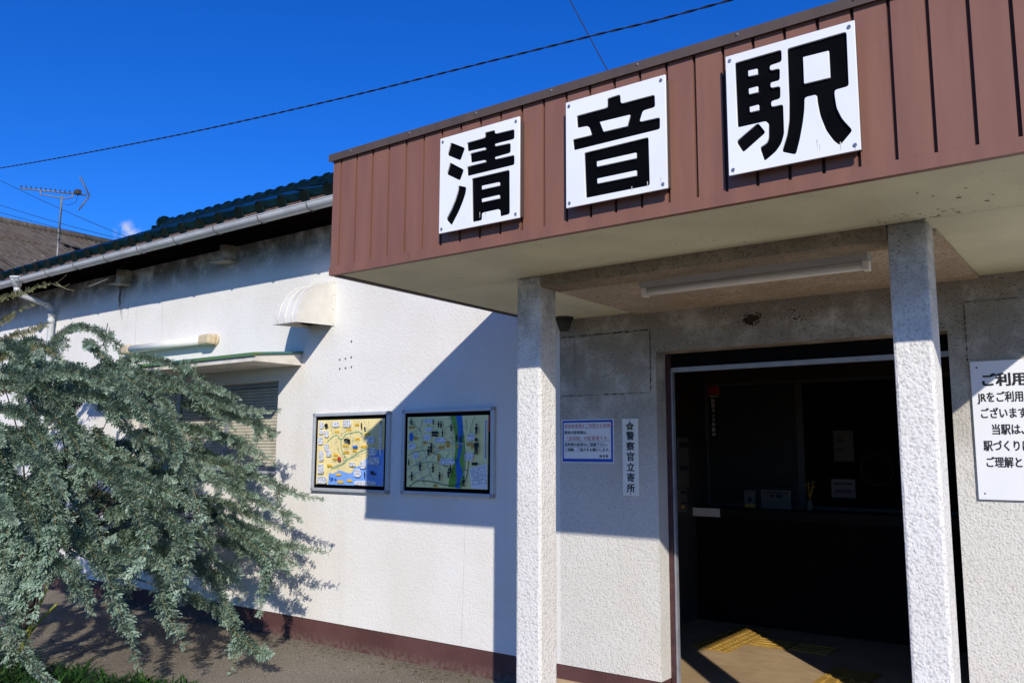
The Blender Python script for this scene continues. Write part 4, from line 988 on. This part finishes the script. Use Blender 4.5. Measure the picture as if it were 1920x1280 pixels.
t = thing('vent_hood', 'cream sheet metal vent hood with rounded top on the wall beside the canopy', 'vent hood', (-5.42, W, 2.7))
prof = [(4.271,2.520),(4.276,2.575),(4.286,2.62),(4.302,2.67),(4.325,2.72),(4.355,2.765),(4.395,2.804),(4.445,2.836),(4.50,2.858),(4.57,2.880),(4.635,2.897)]
xa, xb = -5.575, -5.285
b = MB(); n = len(prof)
inn = [(p[0]+0.004, p[1]-0.003) for p in prof]
b.prism(prof+inn[::-1], 'x', xa+0.0025, xb-0.0025)
part('curved_cover', b, m_cream, t)
for x in (xa, xb-0.002): b = MB(); b.prism(prof+[(4.646,2.897),(4.646,2.537)], 'x', x, x+0.002); part('side_plate', b, m_cream, t)
for x in (xa+0.06, xa+0.145, xa+0.23):
    b = MB(); b.tube([(x, p[0]-0.0005, p[1]+0.0005) for p in prof], 0.004, 5); part('pressed_rib', b, m_cream, t)
b = MB(); b.box(xa-0.022, xa-0.0005, 4.641, 4.6485, 2.532, 2.915); part('flange', b, m_cream, t)
b = MB(); b.box(xb+0.0005, xb+0.022, 4.641, 4.6485, 2.532, 2.915); b.box(xb-0.0005, xb+0.002, 4.6405, 4.6485, 2.8985, 2.915); b.box(xa, xb, 4.637, 4.6485, 2.8985, 2.918)
fl_ = part('flange', b, m_cream, t)
b = MB(); b.dome((0,0,0), 0.0045, 0.003, 6, 2, 'y', -1); hs = b.mesh('screw')
for z in (2.55, 2.67, 2.79, 2.89): inst('screw', hs, fl_, (xb+0.012, 4.6408, z), m_bracket)
b = MB(); b.box(xa+0.01, xb-0.01, 4.55, 4.645, 2.56, 2.80); part('duct', b, m_dark, t)

m_fit = plain('grey_green_fitting', (0.045, 0.048, 0.04), 0.8)
t = thing('ceiling_fitting', 'small dark tapered fitting hanging in the corner under the porch ceiling', 'fitting', (-2.95, 4.52, 2.376))
b = MB(); b.tube([(-2.95,4.55,2.3755),(-2.95,4.55,2.362)], 0.060, 14); part('mount_ring', b, m_fit, t)
b = MB(); b.tube([(-2.95,4.55,2.3615),(-2.95,4.55,2.30),(-2.95,4.55,2.285)], [0.055,0.036,0.028], 14); part('cone', b, m_fit, t)

# beige pipes low on the wall behind the shrub
t = thing('pipe_bundle', 'beige drain pipes curving out of the wall behind the shrub near the ground', 'pipes', (-8.2, W, 0.2))
for i, (x, z, rr) in enumerate(((-8.10,0.27,0.022),(-8.16,0.235,0.018),(-8.22,0.29,0.016))):
    b = MB(); b.tube([(x-0.30,4.63,z+0.03),(x-0.12,4.57,z+0.035),(x-0.02,4.54,z+0.01),(x,4.53,z-0.08),(x-0.01,4.54,0.02)], rr, 8); part('pipe', b, m_cream, t)

# ------------------------------------------------------------------ lobby fittings
def card(name, label, x0, x1, z0, z1, y, body, cat, deco=()):
    t = thing(name, label, cat, ((x0+x1)/2, y, z0))
    b = MB(); b.box(x0, x1, y, y+0.004, z0, z1); part('sheet', b, body, t)
    for nm, q, mt in deco:
        b = MB(); b.box(x0+(x1-x0)*q[0], x0+(x1-x0)*q[1], y-0.0008, y-0.0001, z0+(z1-z0)*q[2], z0+(z1-z0)*q[3]); part(nm, b, mt, t)
    return t
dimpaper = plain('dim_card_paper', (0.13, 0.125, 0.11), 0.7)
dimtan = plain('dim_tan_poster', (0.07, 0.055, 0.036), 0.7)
t = thing('security_sticker', 'red square sticker at the top corner of the ticket shutter', 'sticker', (-3.115, 7.328, 2.09))
b = MB(); b.box(-3.163, -3.063, 7.324, 7.3285, 2.040, 2.108); part('red_square', b, m_redst, t)
text_part('lettering', t, 'SECOM', -3.155, 2.018, 0.024, m_paper, 7.3275)
t = thing('camera_notice_strip', 'black strip with white vertical characters below the red sticker', 'sticker', (-3.125, 7.328, 1.82))
b = MB(); b.box(-3.158, -3.092, 7.324, 7.3285, 1.645, 2.005); part('strip', b, m_dark, t)
for i, ch in enumerate('防犯カメラ作動中'): text_part('lettering', t, ch, -3.125, 1.966-i*0.0435, 0.042, m_paper, 7.3238, align='CENTER')
card('standing_card', 'small pale card with yellow foot standing on the ticket counter', -2.81, -2.71, 1.041, 1.19, 7.20, dimpaper, 'card', (('yellow_foot',(0.05,0.95,0.02,0.22),m_orange),('print_mark',(0.35,0.65,0.35,0.6),m_ink)))
card('framed_card', 'wide pale card with a dark printed heading standing on the ticket counter', -2.66, -2.40, 1.041, 1.20, 7.20, dimpaper, 'card', (('print_line',(0.08,0.92,0.82,0.88),m_ink),('print_heading',(0.3,0.45,0.6,0.75),m_ink),('print_heading',(0.5,0.72,0.6,0.75),m_ink)))
card('tan_poster', 'tan paper poster on the dark pane behind the ticket counter', -2.07, -1.91, 1.443, 1.70, 7.331, dimtan, 'poster', (('print_block',(0.2,0.55,0.62,0.72),m_ink),('print_block',(0.2,0.5,0.34,0.42),m_ink)))
card('counter_card', 'pale card with a dark red printed band on the counter below the tan poster', -2.08, -1.89, 1.15, 1.30, 7.25, dimpaper, 'card', (('red_band',(0.15,0.85,0.25,0.45),m_maroon),('print_line',(0.1,0.9,0.7,0.8),m_ink)))
t = thing('flower_vase', 'small vase with yellow flowers on the ticket counter', 'vase', (-2.23, 7.15, 1.041))
b = MB(); b.tube([(-2.23,7.15,1.041),(-2.23,7.15,1.07),(-2.23,7.15,1.11),(-2.23,7.15,1.13)], [0.025,0.033,0.02,0.024], 12); part('vase', b, dimpaper, t)
b = MB()
for k in range(9):
    a = rng.uniform(0, 6.28); q = (-2.23+0.05*math.cos(a)*rng.random(), 7.15+0.05*math.sin(a)*rng.random(), 1.19+0.09*rng.random())
    b.tube([(-2.23,7.15,1.13), q], 0.002, 4); b.dome(q, 0.014, 0.01, 7, 2)
part('flowers', b, m_orange, t)
for i, (ya, yb, za, zb, lab) in enumerate(((6.66,6.86,1.215,1.64,'tall pale notice board on the left lobby wall beside the door'), (6.66,6.81,1.01,1.205,'small poster with an orange patch below the tall notice board'))):
    t = thing('wall_notice', lab, 'notice', (-3.18, (ya+yb)/2, za))
    b = MB(); b.box(-3.1845 if zb < 1.6 else -3.177, -3.165, ya, yb, za, zb); part('sheet', b, dimpaper, t)
    b = MB(); b.box(-3.1648, -3.164, ya+0.02, yb-0.02, za+(zb-za)*0.35, za+(zb-za)*0.42); b.box(-3.1648, -3.164, ya+0.02, yb-0.02, za+(zb-za)*0.8, za+(zb-za)*0.9); part('print_line', b, m_ink, t)
    if i: b = MB(); b.box(-3.1648, -3.164, ya+0.03, yb-0.06, za+0.03, za+0.06); part('orange_patch', b, m_orange, t)

# ------------------------------------------------------------------ neighbouring shed behind
def shed_z(x): return 7.05-0.41*(x+22)
def slate():
    n = NT('old_cement_slate')
    v = n.stretch((0.5, 6, 1)); f = n.noise(3, 5, 0.65, v)
    col = n.mix(n.ramp(f, 0.3, 0.7), (0.060,0.049,0.038), (0.120,0.104,0.085))
    col = n.mix(n.ramp(n.noise(7, 4, 0.7), 0.66, 0.74, 0, 0.7), col, (0.36,0.34,0.31))
    col = n.mix(n.ramp(n.noise(1.2, 4), 0.5, 0.75, 0, 0.6), col, (0.085,0.06,0.035))
    return n.done(col, 0.9, 0, 0.2)
m_slate = slate()
m_rust = plain('rusty_board', (0.11, 0.05, 0.028), 0.9, var=0.5, scale=5)
t = thing('neighbour_shed', 'old shed with weathered grey corrugated roof behind the green tiled roof', 'shed', (-18, 10, 0))
def corr(x0, x1, y0, y1, name, jit):
    ny = int((y1-y0)/0.13*8); nx = 9
    xs_ = np.linspace(x0, x1, nx); ys_ = np.linspace(y0, y1, ny)
    vs = []
    for i, x in enumerate(xs_):
        for j, y in enumerate(ys_):
            vs.append((x, y, shed_z(x)+0.022*math.sin(2*math.pi*(y-7)/0.13)+jit))
    fs = [(i*ny+j, (i+1)*ny+j, (i+1)*ny+j+1, i*ny+j+1) for i in range(nx-1) for j in range(ny-1)]
    b = MB(); b.add(vs, fs, True); b.prism([(x0,shed_z(x0)-0.045),(x1,shed_z(x1)-0.045),(x1,shed_z(x1)-0.03),(x0,shed_z(x0)-0.03)], 'y', y0, y1)
    part(name, b, m_slate, t)
for k in range(4):
    x0_ = -22+2.0*k; corr(x0_, x0_+2.12, 7.0, 13.6, 'roof_sheet', -0.012*k)
b = MB(); b.prism([(-22.02,7.02),(-30,3.77),(-30,3.72),(-22.02,6.97)], 'y', 7.0, 13.6); part('rear_roof_slope', b, m_slate, t)
b = MB(); b.tube([(-22,6.98,7.08),(-22,13.6,7.08)], 0.10, 8); part('ridge_cap', b, m_slate, t)
b = MB(); b.prism([(-14.1,shed_z(-14.1)-0.20),(-22,7.05-0.20),(-22,7.05-0.06),(-14.1,shed_z(-14.1)-0.06)], 'y', 6.98, 7.02); part('barge_board', b, m_slate, t)
b = MB(); b.box(-29, -15, 7.4, 13.2, 0, 3.6); b.prism([(-29,3.6),(-15,3.6),(-15,4.0),(-22,6.8),(-29,4.0)], 'y', 7.4, 13.2); part('wall', b, m_rust, t)
b = MB()
for px_, py_, w_ in ((-20.25,9.44,0.10),(-20.10,9.58,0.16),(-19.92,9.66,0.13),(-19.70,9.62,0.17),(-19.5,9.60,0.09)):
    z_ = shed_z(px_)+0.045
    b.add([(px_-0.17,py_-w_,z_+0.07),(px_+0.13,py_-w_*0.4,z_-0.05),(px_+0.20,py_+w_*0.7,z_-0.08),(px_-0.10,py_+w_,z_+0.04)], [(0,1,2,3)])
part('broken_hole', b, m_dark, t)

# ------------------------------------------------------------------ television antenna
k = 1.149
def A(p): return Vector((p[0]*k, p[1]*k, 1.5+(p[2]-1.5)*k))
t = thing('tv_antenna', 'television antenna on a thin mast behind the green tiled roof', 'antenna', A((-14.2,6.5,4.0)))
mast0, mast1 = A((-14.199,6.497,4.659)), A((-14.198,6.5,5.69))
b = MB(); lo = Vector((mast0.x, mast0.y, shed_z(mast0.x))); mid = mast0.lerp(mast1, 0.45)
b.tube([lo, mid], 0.024, 8); b.tube([mid, mast1+Vector((0,0,0.05))], 0.018, 8); b.tube([mid-Vector((0,0,0.05)), mid+Vector((0,0,0.05))], 0.03, 8)
b.tube([mid+Vector((0,0,-0.17)), mid+Vector((0,0,-0.13))], 0.032, 8); part('mast', b, m_ant, t)
l, r_ = A((-14.452,5.947,5.768)), A((-14.045,6.835,5.802))
b = MB(); b.tube([l, r_], 0.015, 6); part('boom', b, m_ant, t)
d = (r_-l).normalized(); side = d.cross(Vector((0,0,1))).normalized(); upd = Vector((0,0,1))
b1, b2 = l.lerp(r_, 0.30), l.lerp(r_, 0.78)
mt_ = mast1.copy()
b = MB(); b.tube([b1, b1-upd*0.10, b1.lerp(mt_, 0.18)-upd*0.06, mt_, b2.lerp(mt_, 0.3)-upd*0.06, b2-upd*0.07, b2], 0.012, 6); part('brace', b, m_ant, t)
for i in range(12):
    p = l.lerp(r_, 0.01+0.072*i)+upd*0.025
    b = MB(); b.tube([p-side*0.085, p+side*0.085], 0.005, 5); b.tube([p-upd*0.025, p+upd*0.035], 0.011, 5); part('director', b, m_antdark, t)
b = MB(); p = l.lerp(r_, 0.86); b.cbox(p.x-0.05, p.x+0.05, p.y-0.05, p.y+0.05, p.z-0.01, p.z+0.09, 0.015); part('junction_box', b, m_antdark, t)
ap = A((-14.028,6.872,5.799)); vt, vb = A((-14.097,6.722,6.1)), A((-14.088,6.74,5.535))
b = MB()
for e in (vt, vb):
    b.tube([ap, e], 0.012, 5)
    for i in range(6):
        q = ap.lerp(e, (i+0.5)/6); b.tube([q-side*0.20, q+side*0.20], 0.004, 4)
part('reflector', b, m_ant, t)
b = MB(); b.tube([p, p-upd*0.16-d*0.02, p-upd*0.24-d*0.15, mt_-upd*0.09, mast1.lerp(mast0, 0.3)+side*0.05, mast1.lerp(mast0, 0.75)+side*0.06], 0.005, 5); part('feeder_cable', b, m_wire, t)

# ------------------------------------------------------------------ overhead cables
def cat_pts(pts, n):
    pts = [Vector(p) for p in pts]; q = []
    for i in range(len(pts)-1):
        p0 = pts[max(0, i-1)]; p1, p2 = pts[i], pts[i+1]; p3 = pts[min(len(pts)-1, i+2)]
        for j in range(n):
            s = j/n; q.append(0.5*((2*p1)+(p2-p0)*s+(2*p0-5*p1+4*p2-p3)*s*s+(3*p1-p0-3*p2+p3)*s**3))
    q.append(pts[-1]); return q
main = cat_pts([(-31.5,9,9.9),(-23.15,9,8.736),(-15.64,9,7.836),(-10.73,9,7.35),(-7.263,9,7.071),(-5.46,9,6.93),(-3.483,9,6.79),(2.5,9,6.55)], 170)
b = MB(); s = 0; acc = [0]
for i in range(1, len(main)): acc.append(acc[-1]+(main[i]-main[i-1]).length)
for ph in (0, math.pi):
    b.tube([p+Vector((0, 0.0070*math.cos(acc[i]*2*math.pi/0.5+ph), 0.0070*math.sin(acc[i]*2*math.pi/0.5+ph))) for i, p in enumerate(main)], 0.0085, 5)
single('twisted_cable', b, m_wire, 'thick twisted black cable crossing the sky above the roofs', 'cable', (-10, 9, 7.2))
b = MB(); b.tube(cat_pts([(-7.2,10,9.9),(-6.39,10,8.27),(-5.69,10,6.85),(-5.0,10,5.5)], 8), 0.008, 5)
single('thin_wire', b, m_wire, 'thin wire dropping steeply from the top of the sky behind the brown fascia', 'wire', (-6, 10, 7))
for i, (a, c, lab) in enumerate((((-64,25,20.6),(-46.2,25,14.0),'uppermost of the three thin wires at far left behind the antenna'), ((-63.7,25,18.75),(-46.5,25,13.9),'middle of the three thin wires at far left behind the antenna'), ((-63.6,25,18.2),(-46.5,25,13.75),'lowest of the three thin wires at far left behind the antenna'))):
    a, c = Vector(a), Vector(c); e = c+(c-a)*0.6
    b = MB(); b.tube([a.lerp(e, u/14)-Vector((0,0,math.sin(math.pi*u/14)*0.25)) for u in range(15)], 0.016, 4)
    single('distant_wire', b, m_wire, lab, 'wire', tuple(c), 'thin wires behind the antenna')

# ------------------------------------------------------------------ the weeping blue green shrub
def leafmat(name, c1, c2, rough=0.55, trans=0.25):
    n = NT(name)
    at = n.n('ShaderNodeAttribute', attribute_name='tone')
    col = n.mix(at.outputs['Fac'], c1, c2)
    n.done(col, rough, 0, 0.35)
    tr = n.n('ShaderNodeBsdfTranslucent'); n.l(col, tr.inputs['Color'])
    mx = n.n('ShaderNodeMixShader'); mx.inputs[0].default_value = trans
    out = n.t.nodes['Material Output']
    n.l(n.b.outputs[0], mx.inputs[1]); n.l(tr.outputs[0], mx.inputs[2]); n.l(mx.outputs[0], out.inputs['Surface'])
    return n.m
m_leaf = leafmat('blue_green_leaf', (0.095,0.165,0.105), (0.325,0.425,0.315), 0.55, 0.07)
m_dryleaf = leafmat('dry_olive_leaf', (0.13,0.135,0.05), (0.30,0.28,0.13))
m_blade = leafmat('dark_green_blade', (0.010,0.035,0.008), (0.05,0.12,0.02), 0.35, 0.15)
m_bark = plain('shrub_bark', (0.05, 0.038, 0.025), 0.9, var=0.3, scale=20)
m_twig = plain('olive_twig', (0.17, 0.15, 0.07), 0.8, var=0.2, scale=20)
m_cane = plain('yellow_green_cane', (0.20, 0.22, 0.03), 0.5, var=0.2, scale=6)

def mesh_np(name, V, F, tone, mat, parent, n=4):
    off = np.array(wloc(parent))
    me = bpy.data.meshes.new(name)
    me.vertices.add(len(V)); me.vertices.foreach_set('co', (V-off).ravel())
    me.loops.add(F.size); me.loops.foreach_set('vertex_index', F.ravel().astype(np.int32))
    me.polygons.add(len(F)); me.polygons.foreach_set('loop_start', (np.arange(len(F))*F.shape[1]).astype(np.int32))
    a = me.attributes.new('tone', 'FLOAT', 'FACE'); a.data.foreach_set('value', tone.astype(np.float32))
    me.update(calc_edges=True); me.validate()
    return link(name, me, mat, parent)

def spline(pts, step=0.012):
    q = cat_pts(pts, 24); q = np.array([tuple(p) for p in q])
    d = np.r_[0, np.cumsum(np.linalg.norm(np.diff(q, axis=0), axis=1))]
    m = max(4, int(d[-1]/step)); s = np.linspace(0, d[-1], m)
    return np.stack([np.interp(s, d, q[:, i]) for i in range(3)], 1)

def norm(a): return a/np.maximum(1e-9, np.linalg.norm(a, axis=-1, keepdims=True))
LV, LF, LT = [], [], []
cnt = 0
def leaves(path, size=1.0, taper=True, dens=1.0):
    """clusters of narrow fingers spiralling round the stem"""
    global cnt
    t = norm(np.gradient(path, axis=0)); m = len(path)
    idx = np.repeat(np.arange(m), 3)
    sp_ = idx/max(1, m-1)
    idx = idx[rng.random(len(idx)) < dens*0.80*(1-0.65*np.clip((sp_-0.5)/0.5, 0, 1))]
    k = len(idx); ang = np.arange(k)*2.4+rng.normal(0, 0.5, k)
    T = t[idx]; ref = np.where(np.abs(T[:, 2:3]) < 0.9, [[0, 0, 1.]], [[1., 0, 0]])
    A_ = norm(np.cross(T, ref)); B_ = np.cross(T, A_)
    out = A_*np.cos(ang)[:, None]+B_*np.sin(ang)[:, None]
    s = idx/max(1, m-1)
    sz = size*(1.0-0.55*np.clip((s-0.75)/0.25, 0, 1)**1.5 if taper else np.ones(k))*rng.uniform(0.7, 1.2, k)
    base = path[idx]
    clus = np.clip(0.45+rng.normal(0, 0.2, k)+0.35*np.clip((s-0.6)/0.4, 0, 1), 0, 1)
    rach = norm(out*0.95+T*0.70+np.array([0, 0, 0.12])+rng.normal(0, 0.10, (k, 3)))
    sidev = norm(np.cross(rach, T)+rng.normal(0, 0.18, (k, 3)))
    sidev = norm(sidev-rach*np.sum(sidev*rach, 1, keepdims=True))
    for f in range(7):
        # pinnae in pairs along a short rachis, one at its tip
        lev = f//2; sgn = -1.0 if f % 2 else 1.0
        off = (0.007+0.0115*lev)*sz
        if f == 6: off = 0.038*sz; sgn = 0.0
        d = norm(rach*0.72+sidev*sgn*0.78+rng.normal(0, 0.08, (k, 3)))
        L = ((0.026-0.002*lev)*sz*rng.uniform(0.8, 1.15, k))[:, None]; wd = 0.0052*(sz**0.7)[:, None]
        nrm = norm(np.cross(rach, sidev)*(1.0)+rng.normal(0, 0.22, (k, 3)))
        w = norm(np.cross(nrm, d))
        p0 = base+rach*off[:, None]
        mid = p0+d*L*0.6
        tip = p0+d*L-nrm*L*0.12
        V = np.stack([p0, mid+w*wd+nrm*wd*0.3, tip, mid-w*wd+nrm*wd*0.3], 1).reshape(-1, 3)
        o = cnt+np.arange(k)*4
        F = np.stack([np.stack([o, o+1, o+2], 1), np.stack([o, o+2, o+3], 1)], 1).reshape(-1, 3)
        LV.append(V); LF.append(F); cnt += 4*k
        LT.append(np.repeat(np.clip(clus+rng.normal(0, 0.14, k), 0, 1), 2))

shrub = thing('weeping_shrub', 'large weeping shrub with feathery blue green leaves spilling in front of the white wall', 'shrub', (-6.9, 3.25, 0))
stems = MB(); twigs = MB()
base = Vector((-7.75, 3.50, 0.0))
lead = []
for g_ in GUIDES:
    pts = [Vector(p) for p in g_]
    jit = [p+Vector(rng.normal(0, 0.02, 3)) for p in pts]
    path = spline(jit)
    ln = len(path)
    twigs.tube([tuple(p) for p in path[::6]]+[tuple(path[-1])], list(np.linspace(0.007, 0.0018, len(path[::6])+1)), 5)
    leaves(path, rng.uniform(1.35, 1.6) if pts[0].y < 3.25 else rng.uniform(1.05, 1.3))
    lead.append((pts[0], path))
    # side shoots
    nsh = max(1, int(ln*0.012*3.2))
    for _ in range(nsh):
        i = int(rng.uniform(0.05, 0.9)*(ln-1)); p = Vector(path[i]); t_ = Vector(path[min(ln-1, i+4)])-p
        if t_.length < 1e-6: continue
        t_.normalize(); sd = Vector(rng.normal(0, 1, 3)); sd = (sd-t_*sd.dot(t_)).normalized()
        L_ = rng.uniform(0.12, 0.34)*(1.0-0.55*i/ln)
        dirv = (t_*0.75+sd*0.75).normalized()
        q = [p, p+dirv*L_*0.5+Vector((0,0,0.01)), p+dirv*L_+Vector((0,0,-0.12*L_))]
        sp = spline(q, 0.012)
        twigs.tube([tuple(x) for x in sp[::5]]+[tuple(sp[-1])], list(np.linspace(0.004, 0.0015, len(sp[::5])+1)), 4)
        leaves(sp, rng.uniform(0.85, 1.1))
# inner branches fill the crown behind the outer ones
for k in range(FILL):
    a = rng.uniform(-0.75, 0.75) if rng.random() < 0.72 else rng.uniform(2.2, 4.1)
    st = Vector((-7.2+0.75*rng.normal(), 3.75+0.22*rng.normal(), rng.uniform(0.75, 1.50)))
    reach = rng.uniform(0.55, 1.35)
    ex = min(-5.45, st.x+math.cos(a)*reach); ey = min(4.3, max(3.2, st.y+math.sin(a)*reach*0.7))
    ez = max(0.42, st.z+rng.uniform(-0.60, 0.05)*reach)
    rise = rng.uniform(0.02, 0.20)
    q = [st, Vector((st.x*0.6+ex*0.4, st.y*0.6+ey*0.4, st.z*0.7+ez*0.3+rise)), Vector((st.x*0.22+ex*0.78, st.y*0.22+ey*0.78, st.z*0.35+ez*0.65+rise*0.6)), Vector((ex, ey, ez))]
    sp = spline(q, 0.013)
    twigs.tube([tuple(x) for x in sp[::8]]+[tuple(sp[-1])], list(np.linspace(0.006, 0.0016, len(sp[::8])+1)), 4)
    leaves(sp, rng.uniform(1.0, 1.3))
    lead.append((st, sp))
for k in range(FILL2):
    st = Vector((-6.95+0.55*rng.normal(), 2.80+0.16*rng.normal(), rng.uniform(0.75, 1.75)))
    ex = min(-5.15, st.x+rng.uniform(0.3, 1.2)); ey = st.y+rng.uniform(-0.35, 0.1); ez = max(0.10, st.z-rng.uniform(0.05, 0.65))
    q = [st, Vector((st.x*0.6+ex*0.4, st.y*0.6+ey*0.4, st.z*0.8+ez*0.2+0.06)), Vector((st.x*0.2+ex*0.8, st.y*0.2+ey*0.8, st.z*0.42+ez*0.58)), Vector((ex, ey, ez))]
    sp = spline(q, 0.013)
    twigs.tube([tuple(x) for x in sp[::8]]+[tuple(sp[-1])], list(np.linspace(0.006, 0.0016, len(sp[::8])+1)), 4)
    leaves(sp, rng.uniform(1.0, 1.3))
    lead.append((st, sp))
# trunk and limbs carrying the branches
hub = [Vector((-7.55+0.30*math.cos(a), 3.47+0.16*math.sin(a), 0.75+0.12*math.sin(3*a))) for a in np.linspace(0, 2*math.pi, 7)[:-1]]
for h in hub:
    sp = spline([base, base.lerp(h, 0.5)+Vector(rng.normal(0, 0.03, 3)), h], 0.08)
    stems.tube([tuple(x) for x in sp], list(np.linspace(0.034, 0.018, len(sp))), 7)
for st, _ in lead:
    if rng.random() < 0.6: continue
    h = min(hub, key=lambda v: (v-st).length)
    m_ = h.lerp(st, 0.5)+Vector((0, 0, 0.08))+Vector(rng.normal(0, 0.04, 3))
    sp = spline([h, m_, st], 0.06)
    stems.tube([tuple(x) for x in sp], list(np.linspace(0.010, 0.004, len(sp))), 5)
part('branches', stems, m_bark, shrub); part('twigs', twigs, m_twig, shrub)
V = np.concatenate(LV); F = np.concatenate(LF); T = np.concatenate(LT)
o = mesh_np('foliage', V, F, T, m_leaf, shrub); o['kind'] = 'stuff'
print('shrub leaf triangles', len(F))

# dry, sparsely leaved shoots at the top left
LV, LF, LT = [], [], []; cnt = 0
dry = MB()
for q in DRY:
    sp = spline([Vector(p) for p in q], 0.02)
    dry.tube([tuple(x) for x in sp[::3]]+[tuple(sp[-1])], list(np.linspace(0.006, 0.0018, len(sp[::3])+1)), 4)
    if len(q) == 4 and q[0][1] == 3.35: leaves(sp, 1.0, True, 0.75)
    elif len(q) > 3 or q[0][0] < -8: leaves(sp[:int(len(sp)*0.85)], 0.9, True, 0.55)
for (x0_, z0_, x1_, z1_) in ((-8.35,2.62,-8.05,2.38),(-8.2,2.60,-7.75,2.2),(-8.25,2.45,-7.6,1.85),(-8.0,2.4,-7.55,2.0)):
    sp = spline([(x0_,3.55,z0_),((x0_+x1_)/2,3.55,(z0_+z1_)/2-0.03),(x1_,3.5,z1_)], 0.03)
    dry.tube([tuple(x) for x in sp], 0.004, 4)
part('dry_twigs', dry, m_twig, shrub)
if LV:
    o = mesh_np('dry_foliage', np.concatenate(LV), np.concatenate(LF), np.concatenate(LT), m_dryleaf, shrub); o['kind'] = 'stuff'

# yellow green canes
b = MB()
for q in (((-6.62,2.96,0.0),(-6.50,2.98,0.25),(-6.38,3.02,0.52),(-6.34,3.05,0.70)),((-6.72,3.0,0.0),(-6.60,3.05,0.22),(-6.42,3.12,0.40)),((-6.9,2.95,0.0),(-6.83,2.93,0.10),(-6.72,2.90,0.22))):
    sp = spline([Vector(p) for p in q], 0.05); b.tube([tuple(x) for x in sp], list(np.linspace(0.014, 0.009, len(sp))), 7)
t = single('cane_stems', b, m_cane, 'yellow green bare stems rising from the ground under the shrub at far left', 'stems', (-6.6, 2.98, 0))

# low strappy ground cover along the lower left edge
gv, gf, gt = [], [], []; gc = 0
cl = []
for _ in range(560):
    x = rng.uniform(-8.2, -4.35); f = (x+8.2)/3.85
    y = 1.9+(2.72+0.50*f-1.9)*rng.random()**0.8 if x < -5.0 else rng.uniform(2.5, 3.20)
    cl.append((x, y))
for x, y in cl:
    nb = int(rng.integers(9, 17))
    for _ in range(nb):
        a = rng.uniform(0, 6.283); L_ = rng.uniform(0.09, 0.20); w_ = rng.uniform(0.004, 0.009); lean = rng.uniform(0.6, 1.25)
        d = np.array([math.cos(a), math.sin(a), 0]); s_ = np.array([-d[1], d[0], 0])*w_
        p = np.array([x, y, 0.0])+np.array([rng.normal(0, 0.02), rng.normal(0, 0.02), 0])
        row = []
        for u in (0, 0.35, 0.7, 1.0):
            c = p+d*L_*lean*u**1.4+np.array([0, 0, L_*(u-0.55*lean*u*u)])
            ww = s_*(1.0 if u < 0.7 else (0.8 if u < 1 else 0.08)); row += [c-ww, c+ww]
        gv.append(np.array(row))
        for i in range(3): gf.append([gc+2*i, gc+2*i+1, gc+2*i+3, gc+2*i+2])
        tn = np.clip(0.35+rng.normal(0, 0.25), 0, 1); gt += [tn]*3; gc += 8
def mesh_top(name, V, F, tone, mat):
    me = bpy.data.meshes.new(name)
    me.vertices.add(len(V)); me.vertices.foreach_set('co', V.ravel())
    me.loops.add(F.size); me.loops.foreach_set('vertex_index', F.ravel().astype(np.int32))
    me.polygons.add(len(F)); me.polygons.foreach_set('loop_start', (np.arange(len(F))*F.shape[1]).astype(np.int32))
    a = me.attributes.new('tone', 'FLOAT', 'FACE'); a.data.foreach_set('value', tone.astype(np.float32))
    me.update(calc_edges=True); return link(name, me, mat)
o = mesh_top('ground_cover', np.concatenate(gv), np.array(gf), np.array(gt), m_blade)
o['kind'] = 'stuff'; tag(o, 'low dark green strappy ground cover along the lower left edge under the shrub', 'ground cover')
# scattered fallen leaves and grit along the foot of the wall
gv, gf, gt = [], [], []
for i in range(500):
    x = rng.uniform(-7.5, -3.0); y = 4.62-abs(rng.normal(0, 0.16)); a = rng.uniform(0, 6.28); L_ = rng.uniform(0.006, 0.018)
    c, s_ = math.cos(a)*L_, math.sin(a)*L_
    gv.append(np.array([[x-c,y-s_,0.002],[x+s_*0.4,y-c*0.4,0.005],[x+c,y+s_,0.003],[x-s_*0.4,y+c*0.4,0.005]])); gf.append([4*i,4*i+1,4*i+2,4*i+3]); gt.append(rng.random())
o = mesh_top('leaf_litter', np.concatenate(gv), np.array(gf), np.array(gt), m_dryleaf)
o['kind'] = 'stuff'; tag(o, 'small dry leaf litter scattered along the foot of the white wall', 'leaf litter')

# loose grit and pebbles on the worn asphalt
gv, gf, gt = [], [], []
for i in range(2600):
    x = rng.uniform(-7.8, -2.6); y = rng.uniform(3.3, 4.64); r_ = rng.uniform(0.0015, 0.0055)*(1.6 if rng.random() < 0.06 else 1)
    a = rng.uniform(0, 6.28); o_ = 5*i
    gv.append(np.array([[x+r_*math.cos(a+j*1.571)*rng.uniform(0.7, 1.2), y+r_*math.sin(a+j*1.571)*rng.uniform(0.7, 1.2), 0.0005] for j in range(4)]+[[x, y, r_*0.9]]))
    for j in range(4): gf.append([o_+j, o_+(j+1) % 4, o_+4]); gt.append(rng.random())
m_grit = leafmat('grit_stone', (0.07,0.06,0.05), (0.42,0.38,0.32), 0.9, 0.0)
o = mesh_top('loose_grit', np.concatenate(gv), np.array(gf), np.array(gt), m_grit)
o['kind'] = 'stuff'; tag(o, 'loose grit and tiny pebbles strewn over the brown asphalt in front of the wall', 'grit')
